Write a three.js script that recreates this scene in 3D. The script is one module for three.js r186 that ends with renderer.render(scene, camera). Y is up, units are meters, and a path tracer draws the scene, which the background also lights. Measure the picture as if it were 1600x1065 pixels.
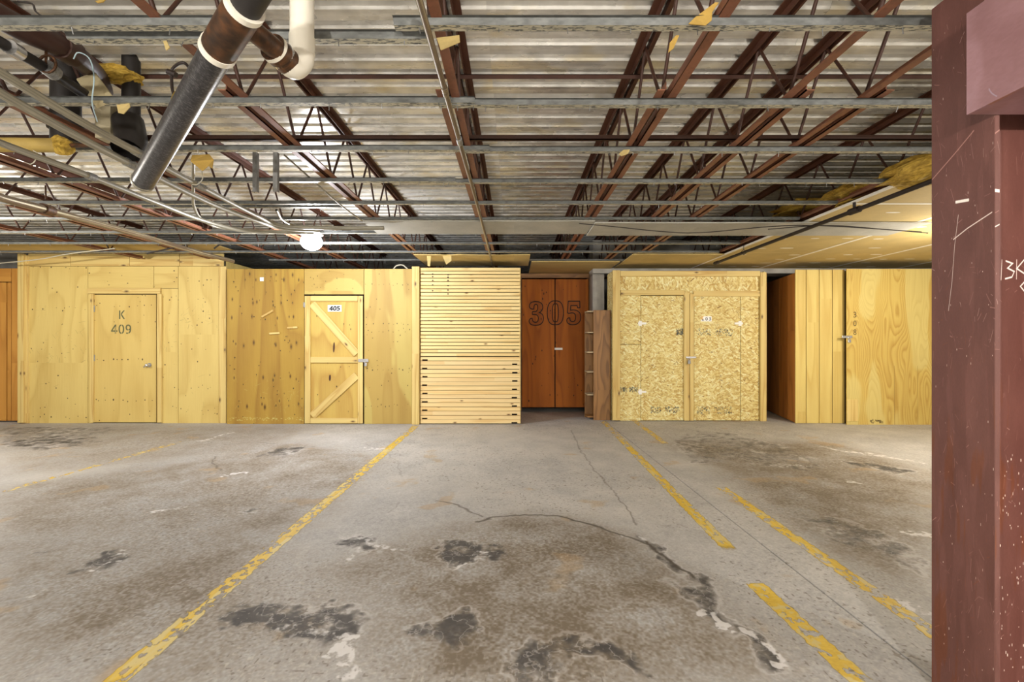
import * as THREE from 'three';
import { RoundedBoxGeometry } from 'three/addons/geometries/RoundedBoxGeometry.js';
import { mergeGeometries } from 'three/addons/utils/BufferGeometryUtils.js';

// ---------------------------------------------------------------- camera, light, exposure
const scene = new THREE.Scene();
scene.background = new THREE.Color(0x000000);
const F = 716, CX = 803, CY = 531, EYE = 1.333;             // focal length in pixels of a 1600 x 1065 frame, vanishing point, eye height
const camera = new THREE.PerspectiveCamera(2 * Math.atan(532.5 / F) * 180 / Math.PI, 1600 / 1065, 0.05, 60);
camera.position.set(0, EYE, 0);
camera.lookAt(0, EYE, -10);
camera.setViewOffset(1600, 1065, 800 - CX, 532.5 - CY, 1600, 1065);
const renderer = new THREE.WebGLRenderer({ antialias: true });
renderer.toneMapping = THREE.LinearToneMapping;
renderer.toneMappingExposure = 1.0;
renderer.shadowMap.enabled = true;
// the garage's dome lamps: [x, height, z, candela, colour]
const LAMPS = [
  [-2.43, 2.625, -5.5, 21, 0xf6f8ff, 'glowing white globe lamp under the ceiling channels in front of locker 405'],
  [5.15, 2.565, -4.7, 23, 0xfff6e8, 'globe lamp on the plasterboard ceiling behind the maroon steel column'],
  [-6.3, 2.565, -4.1, 28, 0xfff8ee, 'globe lamp beyond the left edge, in front of locker 409'],
  [-2.9, 2.3, 2.3, 44, 0xfff9f2, 'globe lamp over the driving lane behind the viewer, on the left'],
  [0.45, 2.3, 2.1, 48, 0xfff9f2, 'globe lamp over the driving lane behind the viewer, in the middle'],
  [4.6, 2.3, 1.6, 44, 0xfff9f2, 'globe lamp over the driving lane right of the steel column'],
];

// ---------------------------------------------------------------- helpers
function rng(s) { return () => { s = (s + 0x6d2b79f5) | 0; let t = Math.imul(s ^ (s >>> 15), 1 | s); t = (t + Math.imul(t ^ (t >>> 7), 61 | t)) ^ t; return ((t ^ (t >>> 14)) >>> 0) / 4294967296; }; }
const rnd = rng(7);
const LAT = new Float32Array(65536); { const r = rng(3); for (let i = 0; i < 65536; i++) LAT[i] = r(); }
const sm = (t) => t * t * (3 - 2 * t), clamp = (v, a = 0, b = 1) => Math.min(b, Math.max(a, v)), mix = (a, b, t) => a + (b - a) * t;
const step = (a, b, x) => sm(clamp((x - a) / (b - a)));
function noise(x, y) {
  const xi = Math.floor(x), yi = Math.floor(y), u = sm(x - xi), v = sm(y - yi), a = xi & 255, b = (xi + 1) & 255, c = (yi & 255) << 8, d = ((yi + 1) & 255) << 8;
  const p = LAT[a + c], q = LAT[b + c], r = LAT[a + d], s = LAT[b + d];
  return p + (q - p) * u + (r - p + (p - q - r + s) * u) * v;
}
function fbm(x, y, n = 4) { let s = 0, a = 0.5, t = 0; for (let i = 0; i < n; i++) { s += a * noise(x, y); t += a; a *= 0.5; x = x * 2.03 + 17.3; y = y * 2.03 + 5.1; } return s / t; }
const P = (px, py, d) => new THREE.Vector3((px - CX) / F * d, EYE + (CY - py) / F * d, -d);     // a point at a known distance
const C = (px, py, H) => P(px, py, F * H / (CY - py));                                           // a point at a known height above the eye
const PX = (px, d) => (px - CX) / F * d, PY = (py, d) => EYE + (CY - py) / F * d;

function texture(w, h, fn, draw, srgb = true) {
  const cv = document.createElement('canvas'); cv.width = w; cv.height = h;
  const g = cv.getContext('2d'), im = g.createImageData(w, h), D = im.data;
  for (let y = 0; y < h; y++) for (let x = 0; x < w; x++) {
    const c = fn((x + 0.5) / w, 1 - (y + 0.5) / h), i = (y * w + x) * 4;
    D[i] = c[0]; D[i + 1] = c[1]; D[i + 2] = c[2]; D[i + 3] = c[3] === undefined ? 255 : c[3];
  }
  g.putImageData(im, 0, 0);
  if (draw) draw(g, w, h);
  const t = new THREE.CanvasTexture(cv);
  t.wrapS = t.wrapT = THREE.RepeatWrapping; t.magFilter = THREE.LinearFilter;
  if (srgb) t.colorSpace = THREE.SRGBColorSpace;
  return t;
}
const std = (o) => new THREE.MeshStandardMaterial(o);

// uv from the dominant axis of each face, in metres times s; swap turns the pattern by 90 degrees; fit = [x0, y0, w, h] lays the texture once over the front
function boxUV(geo, { s = 1, swap = false, fit = null, ou = 0, ov = 0 } = {}) {
  const g = geo.index ? geo.toNonIndexed() : geo, p = g.attributes.position, uv = new Float32Array(p.count * 2);
  const A = new THREE.Vector3(), B = new THREE.Vector3(), E = new THREE.Vector3();
  for (let i = 0; i < p.count; i += 3) {
    A.fromBufferAttribute(p, i); B.fromBufferAttribute(p, i + 1).sub(A); E.fromBufferAttribute(p, i + 2).sub(A); B.cross(E);
    const ax = Math.abs(B.x), ay = Math.abs(B.y), az = Math.abs(B.z);
    for (let k = 0; k < 3; k++) {
      A.fromBufferAttribute(p, i + k);
      let u, v;
      if (az >= ax && az >= ay) { u = A.x; v = A.y; } else if (ax >= ay) { u = A.z; v = A.y; } else { u = A.x; v = A.z; }
      if (fit) { u = (u - fit[0]) / fit[2]; v = (v - fit[1]) / fit[3]; } else { u = u * s + ou; v = v * s + ov; if (swap) [u, v] = [v, u]; }
      uv[(i + k) * 2] = u; uv[(i + k) * 2 + 1] = v;
    }
  }
  g.setAttribute('uv', new THREE.BufferAttribute(uv, 2));
  return g;
}
function bx(w, h, d, o = {}) { const r = Math.min(o.r ?? 0.004, w * 0.45, h * 0.45, d * 0.45); const g = new RoundedBoxGeometry(w, h, d, 1, r); return boxUV(g, { ou: rnd() * 5, ov: rnd() * 5, ...o }); }
function plain(w, h, d, o = {}) { return boxUV(new THREE.BoxGeometry(w, h, d), { ou: rnd() * 5, ov: rnd() * 5, ...o }); }

const used = new Map();
const numbered = (n) => { const k = used.get(n) ?? 0; used.set(n, k + 1); return k ? n + '_' + String(k).padStart(3, '0') : n; };
function tag(o, label, category, group) { o.userData.label = label; o.userData.category = category; if (group) o.userData.group = group; return o; }
function thing(name, label, category, pos = [0, 0, 0], group) { const g = new THREE.Group(); g.name = numbered(name); g.position.set(...pos); scene.add(g); return tag(g, label, category, group); }
function part(name, geo, mat, parent, pos, rot) {
  const m = new THREE.Mesh(geo, mat); m.name = parent === scene ? numbered(name) : name; m.castShadow = m.receiveShadow = true;
  if (pos) m.position.set(...pos); if (rot) m.rotation.set(...rot);
  parent.add(m); return m;
}
function struct(name, geo, mat, pos) { const m = part(name, geo, mat, scene, pos); m.userData.kind = 'structure'; return m; }
function structGroup(name) { const g = new THREE.Group(); g.name = name; g.userData.kind = 'structure'; scene.add(g); return g; }
// a board between pixel columns and rows of the locker front at distance d (front face), thickness t behind it; local to parent
function board(name, mat, parent, x0, y0, x1, y1, d, t, o = {}) {
  const X0 = PX(x0, d), X1 = PX(x1, d), Y0 = PY(y1, d), Y1 = PY(y0, d), w = X1 - X0, h = Y1 - Y0;
  const g = bx(w, h, t, o.fit ? { r: o.r ?? 0.003, fit: [-w / 2, -h / 2, w, h] } : { r: o.r, swap: w > h, ...o });
  const q = parent.position, pp = parent.parent && parent.parent !== scene ? parent.parent.position : new THREE.Vector3();
  return part(name, g, mat, parent, [(X0 + X1) / 2 - q.x - pp.x, (Y0 + Y1) / 2 - q.y - pp.y, -d - t / 2 - q.z - pp.z], o.rot);
}
function tube(points, r, seg = 24, sides = 10, tension = 0.5) { return new THREE.TubeGeometry(new THREE.CatmullRomCurve3(points, false, 'catmullrom', tension), seg, r, sides, false); }
function rod(a, b, r, sides = 8, r2 = r) {
  const v = b.clone().sub(a), g = new THREE.CylinderGeometry(r2, r, v.length(), sides, 1);
  g.applyQuaternion(new THREE.Quaternion().setFromUnitVectors(new THREE.Vector3(0, 1, 0), v.normalize())); g.translate((a.x + b.x) / 2, (a.y + b.y) / 2, (a.z + b.z) / 2); return g;
}
const merge = (l) => mergeGeometries(l.map((g) => (g.index ? g.toNonIndexed() : g)));

// ---------------------------------------------------------------- textures and materials
// wood: contour lines of a stretched noise are the growth rings of rotary-cut veneer; u across, v along the grain
function wood(o) {
  const { w = 512, h = 1024, W = 1.22, H = 2.44, light, dark, k = 7, fx = 2.2, fy = 0.35, amount = 0.5, fibre = 0.25, seed = 0, patch = 0, patchCol, knots = [], draw, blot = 0.18 } = o;
  return texture(w, h, (u, v) => {
    const x = u * W, y = v * H; let n = fbm(x * fx + seed, y * fy + seed * 1.7, 3) * k + noise(x * 14 + seed, y * 1.2) * 0.12, kd = 0;
    for (const [kx, ky, kr] of knots) { const dx = x - kx, dy = (y - ky) * 0.42, r2 = (dx * dx + dy * dy) / (kr * kr); if (r2 < 30) { n += 0.5 * Math.exp(-r2 / 2.5); kd = Math.max(kd, Math.exp(-r2 * 0.9)); } }
    const f = n - Math.floor(n), ring = f < 0.8 ? f / 0.8 : (1 - f) / 0.2;
    const fib = noise(x * 420 + seed, y * 9) * 0.6 + noise(x * 160, y * 3 + seed) * 0.4;
    const b = fbm(x * 1.6 + seed * 3, y * 0.9 + 9, 3) - 0.5;
    let t = clamp(amount * ring * ring + fibre * (fib - 0.3) + blot * b * 2, 0, 1);
    const c = [0, 1, 2].map((i) => mix(light[i], dark[i], t));
    if (patch) { const m = step(0.54, 0.6, fbm(x * 2.6 + seed * 5, y * 0.8 + seed, 3) + 0.05 * (fib - 0.5)) * patch; for (let i = 0; i < 3; i++) c[i] = mix(c[i], patchCol[i], m); }
    if (kd > 0.02) for (let i = 0; i < 3; i++) c[i] = mix(c[i], [74, 42, 18][i], kd * 0.85);
    return c;
  }, draw);
}
// nail heads and rust runs: rows of small dark specks with an outline of their own
function specks(g, w, h, list, r = rng(5)) { for (const [u, v, s, run] of list) { const x = u * w, y = v * h; g.fillStyle = 'rgba(52,32,14,0.85)'; g.beginPath(); g.ellipse(x, y, s * (0.8 + r() * 0.5), s * (0.9 + r() * 0.7), 0, 0, 7); g.fill(); if (run) { g.fillStyle = 'rgba(70,44,18,0.4)'; g.beginPath(); g.moveTo(x - s * 0.7, y); g.lineTo(x + s * 0.7, y); g.lineTo(x + (r() - 0.5) * 2, y + run); g.fill(); } } }
const speckField = (seed, n, s = 2.2, run = 0) => { const r = rng(seed), l = []; for (let i = 0; i < n; i++) l.push([r(), r(), s * (0.6 + r() * 0.9), run * r()]); return l; };
const speckRows = (seed, rows, per, s = 2.6, run = 0) => { const r = rng(seed), l = []; for (const v of rows) for (let i = 0; i < per; i++) if (r() < 0.85) l.push([(i + 0.2 + r() * 0.6) / per, v + (r() - 0.5) * 0.018, s * (0.6 + r() * 0.8), run * r()]); return l; };
function scuffs(g, w, h, seed, n, col, lo = 0, hi = 1) { const r = rng(seed); g.lineCap = 'round'; for (let i = 0; i < n; i++) { g.strokeStyle = col; g.globalAlpha = 0.15 + r() * 0.45; g.lineWidth = 0.6 + r() * 1.4; const x = r() * w, y = (lo + r() * (hi - lo)) * h, a = r() * 6.3, l = 4 + r() * 40; g.beginPath(); g.moveTo(x, y); g.quadraticCurveTo(x + Math.cos(a) * l * 0.5 + (r() - 0.5) * 8, y + Math.sin(a) * l * 0.5, x + Math.cos(a) * l, y + Math.sin(a) * l); g.stroke(); } g.globalAlpha = 1; }

const rgb = (r, g, b) => new THREE.Color().setRGB(r, g, b), PALE = rgb(0.88, 1.08, 1.38);
const woodMat = (t, o = {}) => std({ map: t, color: PALE, roughness: 0.62, bumpMap: t, bumpScale: 0.0012, ...o });
const woodMat2 = (c, t) => woodMat(t, { color: c });
const pine = [0, 1, 2].map((i) => woodMat(wood({ w: 256, h: 1024, W: 0.3, H: 2.4, light: [226, 184, 104], dark: [186, 132, 58], k: 5, fx: 7, fy: 0.3, amount: 0.6, seed: 31 + i * 9, knots: [[0.05, 0.4, 0.012], [0.16, 1.1, 0.014], [0.24, 1.9, 0.011], [0.1, 2.2, 0.01]] })));
for (const m of pine) for (const t of [m.map]) t.repeat.set(1 / 0.3, 1 / 2.4);
const slatTex = [0, 1, 2, 3].map((i) => { const t = wood({ w: 128, h: 1024, W: 0.2, H: 2.4, light: [240, 212, 150], dark: [214, 168, 98], k: 3, fx: 9, fy: 0.5, amount: 0.45, seed: 71 + i * 7, blot: 0.1, knots: [[0.04, 0.3 + 0.3 * i, 0.009], [0.14, 1.7 - 0.2 * i, 0.008]] }); t.repeat.set(5, 1 / 2.4); return t; });
const slatMat = slatTex.map((t) => woodMat(t, { color: rgb(0.95, 1, 1) }));
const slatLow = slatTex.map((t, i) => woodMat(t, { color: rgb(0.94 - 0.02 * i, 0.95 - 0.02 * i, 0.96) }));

const PLY = { light: [224, 182, 98], dark: [182, 132, 56] };
const ply409 = woodMat(wood({ ...PLY, W: 2.4, H: 2.4, w: 1024, h: 1024, amount: 0.32, k: 5, fx: 1.4, fy: 0.4, seed: 3, draw: (g, w, h) => { specks(g, w, h, speckField(11, 70, 2.6, 5)); specks(g, w, h, speckRows(12, [0.36, 0.5, 0.64, 0.9], 14, 2.6)); scuffs(g, w, h, 3, 120, '#6b5528', 0.78, 1); scuffs(g, w, h, 4, 50, '#8a6b34'); } }));
const ply409door = woodMat(wood({ ...PLY, light: [220, 176, 92], W: 1, H: 2, w: 512, h: 1024, amount: 0.3, k: 5, fx: 1.8, seed: 8, draw: (g, w, h) => {
  specks(g, w, h, speckRows(22, [0.09, 0.51, 0.83], 8, 4)); specks(g, w, h, speckField(23, 20, 2.5));
  g.fillStyle = '#4c4a2c'; g.textAlign = 'center'; g.font = 'bold 92px monospace'; g.globalAlpha = 0.85;
  g.fillText('K', w * 0.44, h * 0.19); g.font = 'bold 96px monospace'; g.fillText('409', w * 0.44, h * 0.305); g.globalAlpha = 1;
  g.fillStyle = '#d9ab58'; for (const [x, y, ww, hh] of [[0.425, 0.15, 0.008, 0.05], [0.345, 0.25, 0.008, 0.06], [0.44, 0.228, 0.008, 0.09], [0.545, 0.25, 0.008, 0.06]]) g.fillRect(w * x, h * y, w * ww, h * hh);   // bridges of the stencil
} }));
const kn = []; { const r = rng(41); for (const y of [2.36, 2.27, 1.95, 1.88, 1.68, 1.28, 1.24, 0.78, 0.72, 0.34, 0.27]) for (let i = 0; i < 6; i++) if (r() < 0.75) kn.push([0.05 + (i + r()) * 0.19, y + (r() - 0.5) * 0.06, 0.004 + r() * 0.01]); }
const ply405dark = woodMat2(rgb(0.64, 0.78, 0.46), wood({ light: [212, 158, 82], dark: [160, 102, 44], amount: 0.42, k: 6, fx: 1.6, fy: 0.3, seed: 14, knots: kn, draw: (g, w, h) => {
  const r = rng(77); g.strokeStyle = 'rgba(66,36,12,0.6)'; g.lineWidth = 1.4; for (let i = 0; i < 7; i++) { const x = (0.1 + 0.13 * i) * w; g.beginPath(); g.moveTo(x, 0); g.lineTo(x + r() * 4, h * (0.06 + r() * 0.14)); g.stroke(); }
  specks(g, w, h, speckField(44, 60, 2.6, 22)); g.fillStyle = 'rgba(240,225,190,0.5)'; for (let i = 0; i < 90; i++) g.fillRect(r() * w, h * (0.955 + r() * 0.02), 3 + r() * 9, 2 + r() * 4); scuffs(g, w, h, 45, 60, '#efe2c0', 0.7, 1);
} }));
const ply405 = woodMat2(rgb(0.66, 0.8, 0.74), wood({ light: [212, 164, 88], dark: [178, 126, 58], amount: 0.35, k: 5, fx: 1.5, fy: 0.3, seed: 26, patch: 0.6, patchCol: [232, 196, 116], draw: (g, w, h) => { specks(g, w, h, speckRows(51, [0.1, 0.36, 0.4, 0.65, 0.88], 9, 3, 7)); specks(g, w, h, speckField(52, 40, 2.4, 6)); } }));
const ply405door = woodMat2(rgb(0.76, 0.92, 0.9), wood({ light: [224, 176, 92], dark: [178, 120, 50], W: 0.8, H: 1.9, amount: 0.42, k: 5, fx: 2, fy: 0.4, seed: 37, patch: 0.5, patchCol: [196, 138, 62], draw: (g, w, h) => {
  specks(g, w, h, speckField(61, 22, 3.4, 30)); g.fillStyle = '#4a1f0c'; for (const [x, y, a, b] of [[0.5, 0.4, 8, 42], [0.43, 0.64, 9, 26], [0.94, 0.06, 7, 26]]) { g.beginPath(); g.ellipse(x * w, y * h, a, b, 0.05, 0, 7); g.fill(); }
} }));
const door305 = (seed, draw) => woodMat(wood({ light: [196, 126, 48], dark: [146, 84, 22], W: 0.62, H: 2.2, amount: 0.5, k: 6, fx: 2.6, fy: 0.35, seed, draw }), { roughness: 0.75, color: rgb(0.74, 0.56, 0.12) });
function carved(g, txt, cx, cy, size, wd) { g.save(); g.translate(cx, cy); g.scale(wd, 1); g.font = `bold ${size}px serif`; g.textAlign = 'center'; g.textBaseline = 'middle'; g.lineJoin = 'round'; g.strokeStyle = '#1a0d06'; g.lineWidth = 15; g.strokeText(txt, 0, 0); g.fillStyle = '#a8662a'; g.fillText(txt, 0, 0); g.restore(); }
const door305L = door305(43, (g, w, h) => { carved(g, '3', w * 0.45, h * 0.27, 250, 1.75); carved(g, '0', w * 1.0, h * 0.265, 250, 1.75); specks(g, w, h, speckField(62, 24, 5)); });
const door305R = door305(48, (g, w, h) => { carved(g, '0', w * 0.02, h * 0.265, 250, 1.75); carved(g, '5', w * 0.56, h * 0.265, 250, 1.75); specks(g, w, h, speckField(63, 14, 4)); });
const door308 = woodMat2(rgb(0.72, 0.88, 1.05), wood({ light: [230, 184, 92], dark: [176, 118, 38], W: 1.4, H: 2.4, w: 1024, h: 1024, amount: 0.42, k: 30, fx: 2.4, fy: 0.5, seed: 55, patch: 0.6, patchCol: [238, 204, 122], draw: (g, w, h) => {
  g.strokeStyle = '#1e1a16'; g.fillStyle = '#1e1a16'; g.font = '50px sans-serif'; g.textAlign = 'center';
  ['3', '0', '8'].forEach((c, i) => { g.save(); g.translate(w * 0.095, h * (0.31 + i * 0.056)); g.scale(1.6, 1); g.fillText(c, 0, 0); g.restore(); });
  const r = rng(80); g.lineWidth = 2; for (const x of [0.55, 0.82]) { g.strokeStyle = 'rgba(80,50,16,0.7)'; g.beginPath(); g.moveTo(w * x, h * 0.62); g.lineTo(w * (x + 0.004), h); g.stroke(); }
  g.fillStyle = 'rgba(70,48,20,0.55)'; for (let i = 0; i < 16; i++) { g.beginPath(); g.ellipse(w * (0.28 + r() * 0.14), h * (0.965 + r() * 0.02), 4 + r() * 12, 2 + r() * 6, 0, 0, 7); g.fill(); }
} }));
const plank308 = [0, 1, 2].map((i) => { const t = wood({ w: 256, h: 1024, W: 0.4, H: 2.4, light: [232, 192, 104], dark: [198, 146, 62], amount: 0.4, k: 5, fx: 3, fy: 0.25, seed: 91 + i * 6, blot: 0.12 }); t.repeat.set(2.5, 1 / 2.4); return woodMat(t, { color: rgb(0.78, 0.94, 1.15) }); });
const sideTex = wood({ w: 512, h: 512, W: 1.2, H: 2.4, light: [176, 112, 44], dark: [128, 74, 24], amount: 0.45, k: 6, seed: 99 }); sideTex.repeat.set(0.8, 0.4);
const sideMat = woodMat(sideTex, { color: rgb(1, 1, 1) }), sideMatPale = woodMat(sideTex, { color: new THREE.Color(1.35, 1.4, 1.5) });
const shelfTex = wood({ w: 512, h: 1024, W: 0.6, H: 1.9, light: [160, 112, 64], dark: [104, 66, 32], amount: 0.6, k: 9, fx: 3.4, fy: 0.5, seed: 103 }); shelfTex.repeat.set(1.7, 0.53);
const shelfMat = woodMat(shelfTex, { roughness: 0.5, color: rgb(0.85, 0.9, 0.8) });
const orangeTex = wood({ w: 256, h: 1024, W: 0.6, H: 2.4, light: [214, 148, 66], dark: [170, 104, 36], amount: 0.4, k: 5, seed: 109 }); orangeTex.repeat.set(1.6, 0.41);
const orangeWood = woodMat(orangeTex, { color: rgb(0.9, 1, 1) });
function osb(seed, stamps = [], W = 1024, Ht = 1024) {
  return texture(W, Ht, () => [226, 188, 112], (g, w, h) => {
    const r = rng(seed), cols = [[238, 206, 130], [230, 192, 112], [216, 174, 94], [246, 220, 154], [208, 162, 82], [234, 200, 122], [196, 146, 70]];
    for (let i = 0; i < W * Ht / 160; i++) { const c = cols[Math.floor(r() * cols.length)], x = r() * w, y = r() * h, l = 22 + r() * 56, t = 6 + r() * 15, a = (r() - 0.5) * 1.9 + (r() < 0.12 ? 1.2 : 0); g.save(); g.translate(x, y); g.rotate(a); g.fillStyle = `rgba(${c[0]},${c[1]},${c[2]},0.85)`; g.beginPath(); g.moveTo(-l / 2, -t * r() * 0.4); g.lineTo(-l * 0.3, -t / 2); g.lineTo(l / 2, -t * 0.3 * r()); g.lineTo(l * 0.4, t / 2); g.lineTo(-l * 0.45, t * 0.4); g.fill(); if (r() < 0.05) { g.strokeStyle = 'rgba(96,60,20,0.7)'; g.lineWidth = 1.2 + r() * 1.5; g.beginPath(); g.moveTo(-l / 2, t / 2); g.lineTo(l * 0.4, t / 2); g.stroke(); } if (r() < 0.02) { g.fillStyle = 'rgba(120,76,30,0.8)'; g.fillRect(-l / 3, -t / 4, l * 0.66, t / 2); } g.restore(); }
    for (const [x, y, ww, hh] of stamps) { for (let i = 0; i < 170; i++) { const q = r(); if (Math.floor(q * 9) % 5 === 3) continue; g.fillStyle = `rgba(52,52,48,${0.25 + r() * 0.45})`; g.fillRect(w * (x + q * ww), h * (y + r() * hh), 4 + r() * 9, 3 + r() * 16); } }
  });
}
const osbMat = (seed, st) => { const t = osb(seed, st); t.repeat.set(0.6, 0.6); return woodMat(t, { roughness: 0.68 }); };
const osbPlain = osbMat(5), osbDoorL = woodMat(osb(6, [[0.82, 0.26, 0.18, 0.05], [0.22, 0.885, 0.76, 0.05]], 512, 1500), { roughness: 0.68 }), osbDoorR = woodMat(osb(9, [[0.05, 0.26, 0.88, 0.055], [0.05, 0.885, 0.85, 0.055]], 560, 1500), { roughness: 0.68 });
const osbLeft = woodMat(osb(10, [[0.0, 0.55, 0.95, 0.06]], 256, 940), { roughness: 0.68 });

const deckTex = texture(1024, 1024, (u, v) => { const n = fbm(u * 26, v * 26, 4), s = fbm(u * 5 + 9, v * 90, 3), b = step(0.56, 0.72, fbm(u * 7 + 40, v * 11 + 7, 4)); let c = 214 + (n - 0.5) * 50 + (s - 0.5) * 44; return [mix(c, 210, b * 0.5), mix(c - 1, 196, b * 0.5), mix(c - 7, 160, b * 0.5)]; });
deckTex.repeat.set(0.4, 0.4);
const deckRough = texture(512, 512, (u, v) => { const n = fbm(u * 14, v * 60, 4), c = 120 + n * 120; return [c, c, c]; }, null, false); deckRough.repeat.set(0.4, 0.4);
const deckMat = std({ map: deckTex, metalness: 0.38, roughness: 0.42, roughnessMap: deckRough });
const galvTex = texture(1024, 128, (u, v) => { const base = step(0.33, 0.345, v) * step(0.67, 0.655, v), m = base * step(0.36, 0.5, fbm(u * 110, v * 24, 3)), n = fbm(u * 60, v * 8 + 4, 3), c = 74 + n * 46; return [mix(c, 206, m * 0.85), mix(c + 2, 201, m * 0.85), mix(c - 1, 178, m * 0.85)]; }); galvTex.repeat.set(0.5, 1 / 0.1133);   // old joint filler crusts the flat underside; sides painted dark in place of shade
const furringMat = std({ map: galvTex, metalness: 0.3, roughness: 0.5 });
const galvTex2 = texture(256, 256, (u, v) => { const c = 148 + (fbm(u * 20, v * 20, 4) - 0.5) * 70; return [c, c + 1, c]; });
const galv = std({ map: galvTex2, metalness: 0.7, roughness: 0.4 });
const conduitMat = std({ color: 0xf6ecd2, map: galvTex2, metalness: 0.2, roughness: 0.42 });
const steelTex = texture(512, 512, (u, v) => { const n = fbm(u * 14, v * 14, 4), s = step(0.6, 0.7, fbm(u * 40 + 3, v * 40, 3)); return [mix(116, 142, n) - s * 8, mix(74, 90, n) - s * 6, mix(54, 64, n) - s * 4]; }); steelTex.repeat.set(1.5, 1.5);
const joistMat = std({ map: steelTex, roughness: 0.5, metalness: 0.1 });
const topSteelShaded = std({ map: steelTex, color: 0xa89c94, roughness: 0.55 });  // joist steel darkened for the top chords: shade painted into the colour
const webMatShaded = std({ map: steelTex, color: 0x857d78, roughness: 0.55 });  // same steel darker still for web and bridging bars, shade painted in
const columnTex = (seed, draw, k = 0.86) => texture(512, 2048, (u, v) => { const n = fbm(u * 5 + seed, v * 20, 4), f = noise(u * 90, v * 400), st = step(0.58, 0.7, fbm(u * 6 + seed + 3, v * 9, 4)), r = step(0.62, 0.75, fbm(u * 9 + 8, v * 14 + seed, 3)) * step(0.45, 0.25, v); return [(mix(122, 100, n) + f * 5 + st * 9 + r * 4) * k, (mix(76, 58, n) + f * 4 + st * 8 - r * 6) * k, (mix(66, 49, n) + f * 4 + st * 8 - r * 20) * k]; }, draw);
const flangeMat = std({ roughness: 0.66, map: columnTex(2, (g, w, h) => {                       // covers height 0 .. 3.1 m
  scuffs(g, w, h, 8, 260, '#c49a90'); scuffs(g, w, h, 9, 60, '#e6cfc4', 0.1, 0.6); scuffs(g, w, h, 10, 120, '#7a3f22', 0.4, 1);
  g.lineCap = 'round'; const ln = (a, wd, col = '#e8dcd2') => { g.strokeStyle = col; g.lineWidth = wd; g.beginPath(); a.forEach(([x, y], i) => (i ? g.lineTo(x * w, y * h) : g.moveTo(x * w, y * h))); g.stroke(); };
  ln([[0.42, 0.409], [0.62, 0.411]], 7, '#f2ece2'); ln([[0.46, 0.425], [0.4, 0.46], [0.36, 0.5], [0.3, 0.535]], 2.5); ln([[0.38, 0.452], [0.6, 0.443], [0.96, 0.432]], 2.5); ln([[0.02, 0.372], [0.4, 0.352], [0.7, 0.335]], 3, '#a5796e'); ln([[0.5, 0.2], [0.58, 0.26], [0.62, 0.31]], 3, '#4a2418'); g.fillStyle = '#e2cfc0'; const r = rng(90); for (let i = 0; i < 70; i++) g.fillRect(r() * w, r() * h, 1 + r() * 3, 2 + r() * 4);
}) });
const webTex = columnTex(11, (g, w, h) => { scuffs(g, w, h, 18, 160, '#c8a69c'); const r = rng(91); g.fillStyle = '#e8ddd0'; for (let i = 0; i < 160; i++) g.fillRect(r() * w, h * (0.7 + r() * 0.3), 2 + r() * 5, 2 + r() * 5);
  g.save(); g.translate(0, h * 0.478); g.strokeStyle = '#e9dfd6'; g.lineWidth = 4; g.lineCap = 'round'; const ln = (a) => { g.beginPath(); a.forEach(([x, y], i) => (i ? g.lineTo(x * w, y) : g.moveTo(x * w, y))); g.stroke(); };
  ln([[0.575, 0], [0.56, 46]]); ln([[0.64, 2], [0.75, 8], [0.67, 19], [0.78, 27], [0.74, 40], [0.63, 44]]); ln([[0.82, 0], [0.815, 44]]); ln([[0.94, 0], [0.82, 20], [0.97, 34]]); ln([[0.97, 48], [0.88, 62], [0.97, 78]]); g.restore(); });
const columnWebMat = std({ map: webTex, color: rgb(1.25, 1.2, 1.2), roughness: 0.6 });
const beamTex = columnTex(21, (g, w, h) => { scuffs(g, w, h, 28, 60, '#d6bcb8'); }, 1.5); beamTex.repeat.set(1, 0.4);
const beamMat = std({ map: beamTex, color: rgb(0.72, 1.12, 1.6), roughness: 0.34 });
const paperTex = texture(1024, 1024, (u, v) => { const n = fbm(u * 9, v * 9, 4), f = noise(u * 300, v * 300), c = 196 + (n - 0.5) * 26 + f * 8; return [c, c * 0.92, c * 0.7]; });
paperTex.repeat.set(0.5, 0.5);
const greyTex = texture(512, 512, (u, v) => { const c = 168 + (fbm(u * 9, v * 9, 4) - 0.5) * 30 + noise(u * 200, v * 200) * 8; return [c, c * 0.985, c * 0.92]; }); greyTex.repeat.set(0.5, 0.5);
const drywallMat = std({ map: paperTex, color: 0xf4e8c4, roughness: 0.85 });
const greyPaper = std({ map: greyTex, color: 0xffffff, roughness: 0.88 });
const mudMat = std({ color: 0xe6e0cc, roughness: 0.9 });
const gypsum = std({ color: 0xe9e4d6, roughness: 0.95 });
const tornPaper = std({ color: 0xecd28a, map: paperTex, roughness: 0.9, side: THREE.DoubleSide });
const tornPale = std({ color: 0xfff6d6, map: paperTex, roughness: 0.9, side: THREE.DoubleSide });
const concTex = texture(512, 512, (u, v) => { const c = 150 + (fbm(u * 10, v * 10, 5) - 0.5) * 70; return [c, c * 0.98, c * 0.93]; }); concTex.repeat.set(0.5, 0.5);
const concrete = std({ map: concTex, roughness: 0.9, bumpMap: concTex, bumpScale: 0.004 });
const wrapTex = texture(512, 1024, (u, v) => { const n = fbm(u * 8, v * 60, 4), s = step(0.52, 0.66, fbm(u * 22, v * 160 + u * 6, 3)), h = noise(u * 3, v * 240 + u * 4); const c = 30 + n * 26 + s * 34 + h * 12; return [c, c * 0.97, c * 0.98]; });
const wrapMat = std({ map: wrapTex, roughness: 0.3, metalness: 0.15, bumpMap: wrapTex, bumpScale: 0.0016 });
const rustTex = texture(256, 256, (u, v) => { const n = fbm(u * 9, v * 9, 5); return [mix(26, 126, n), mix(20, 80, n), mix(15, 44, n)]; });
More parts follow.
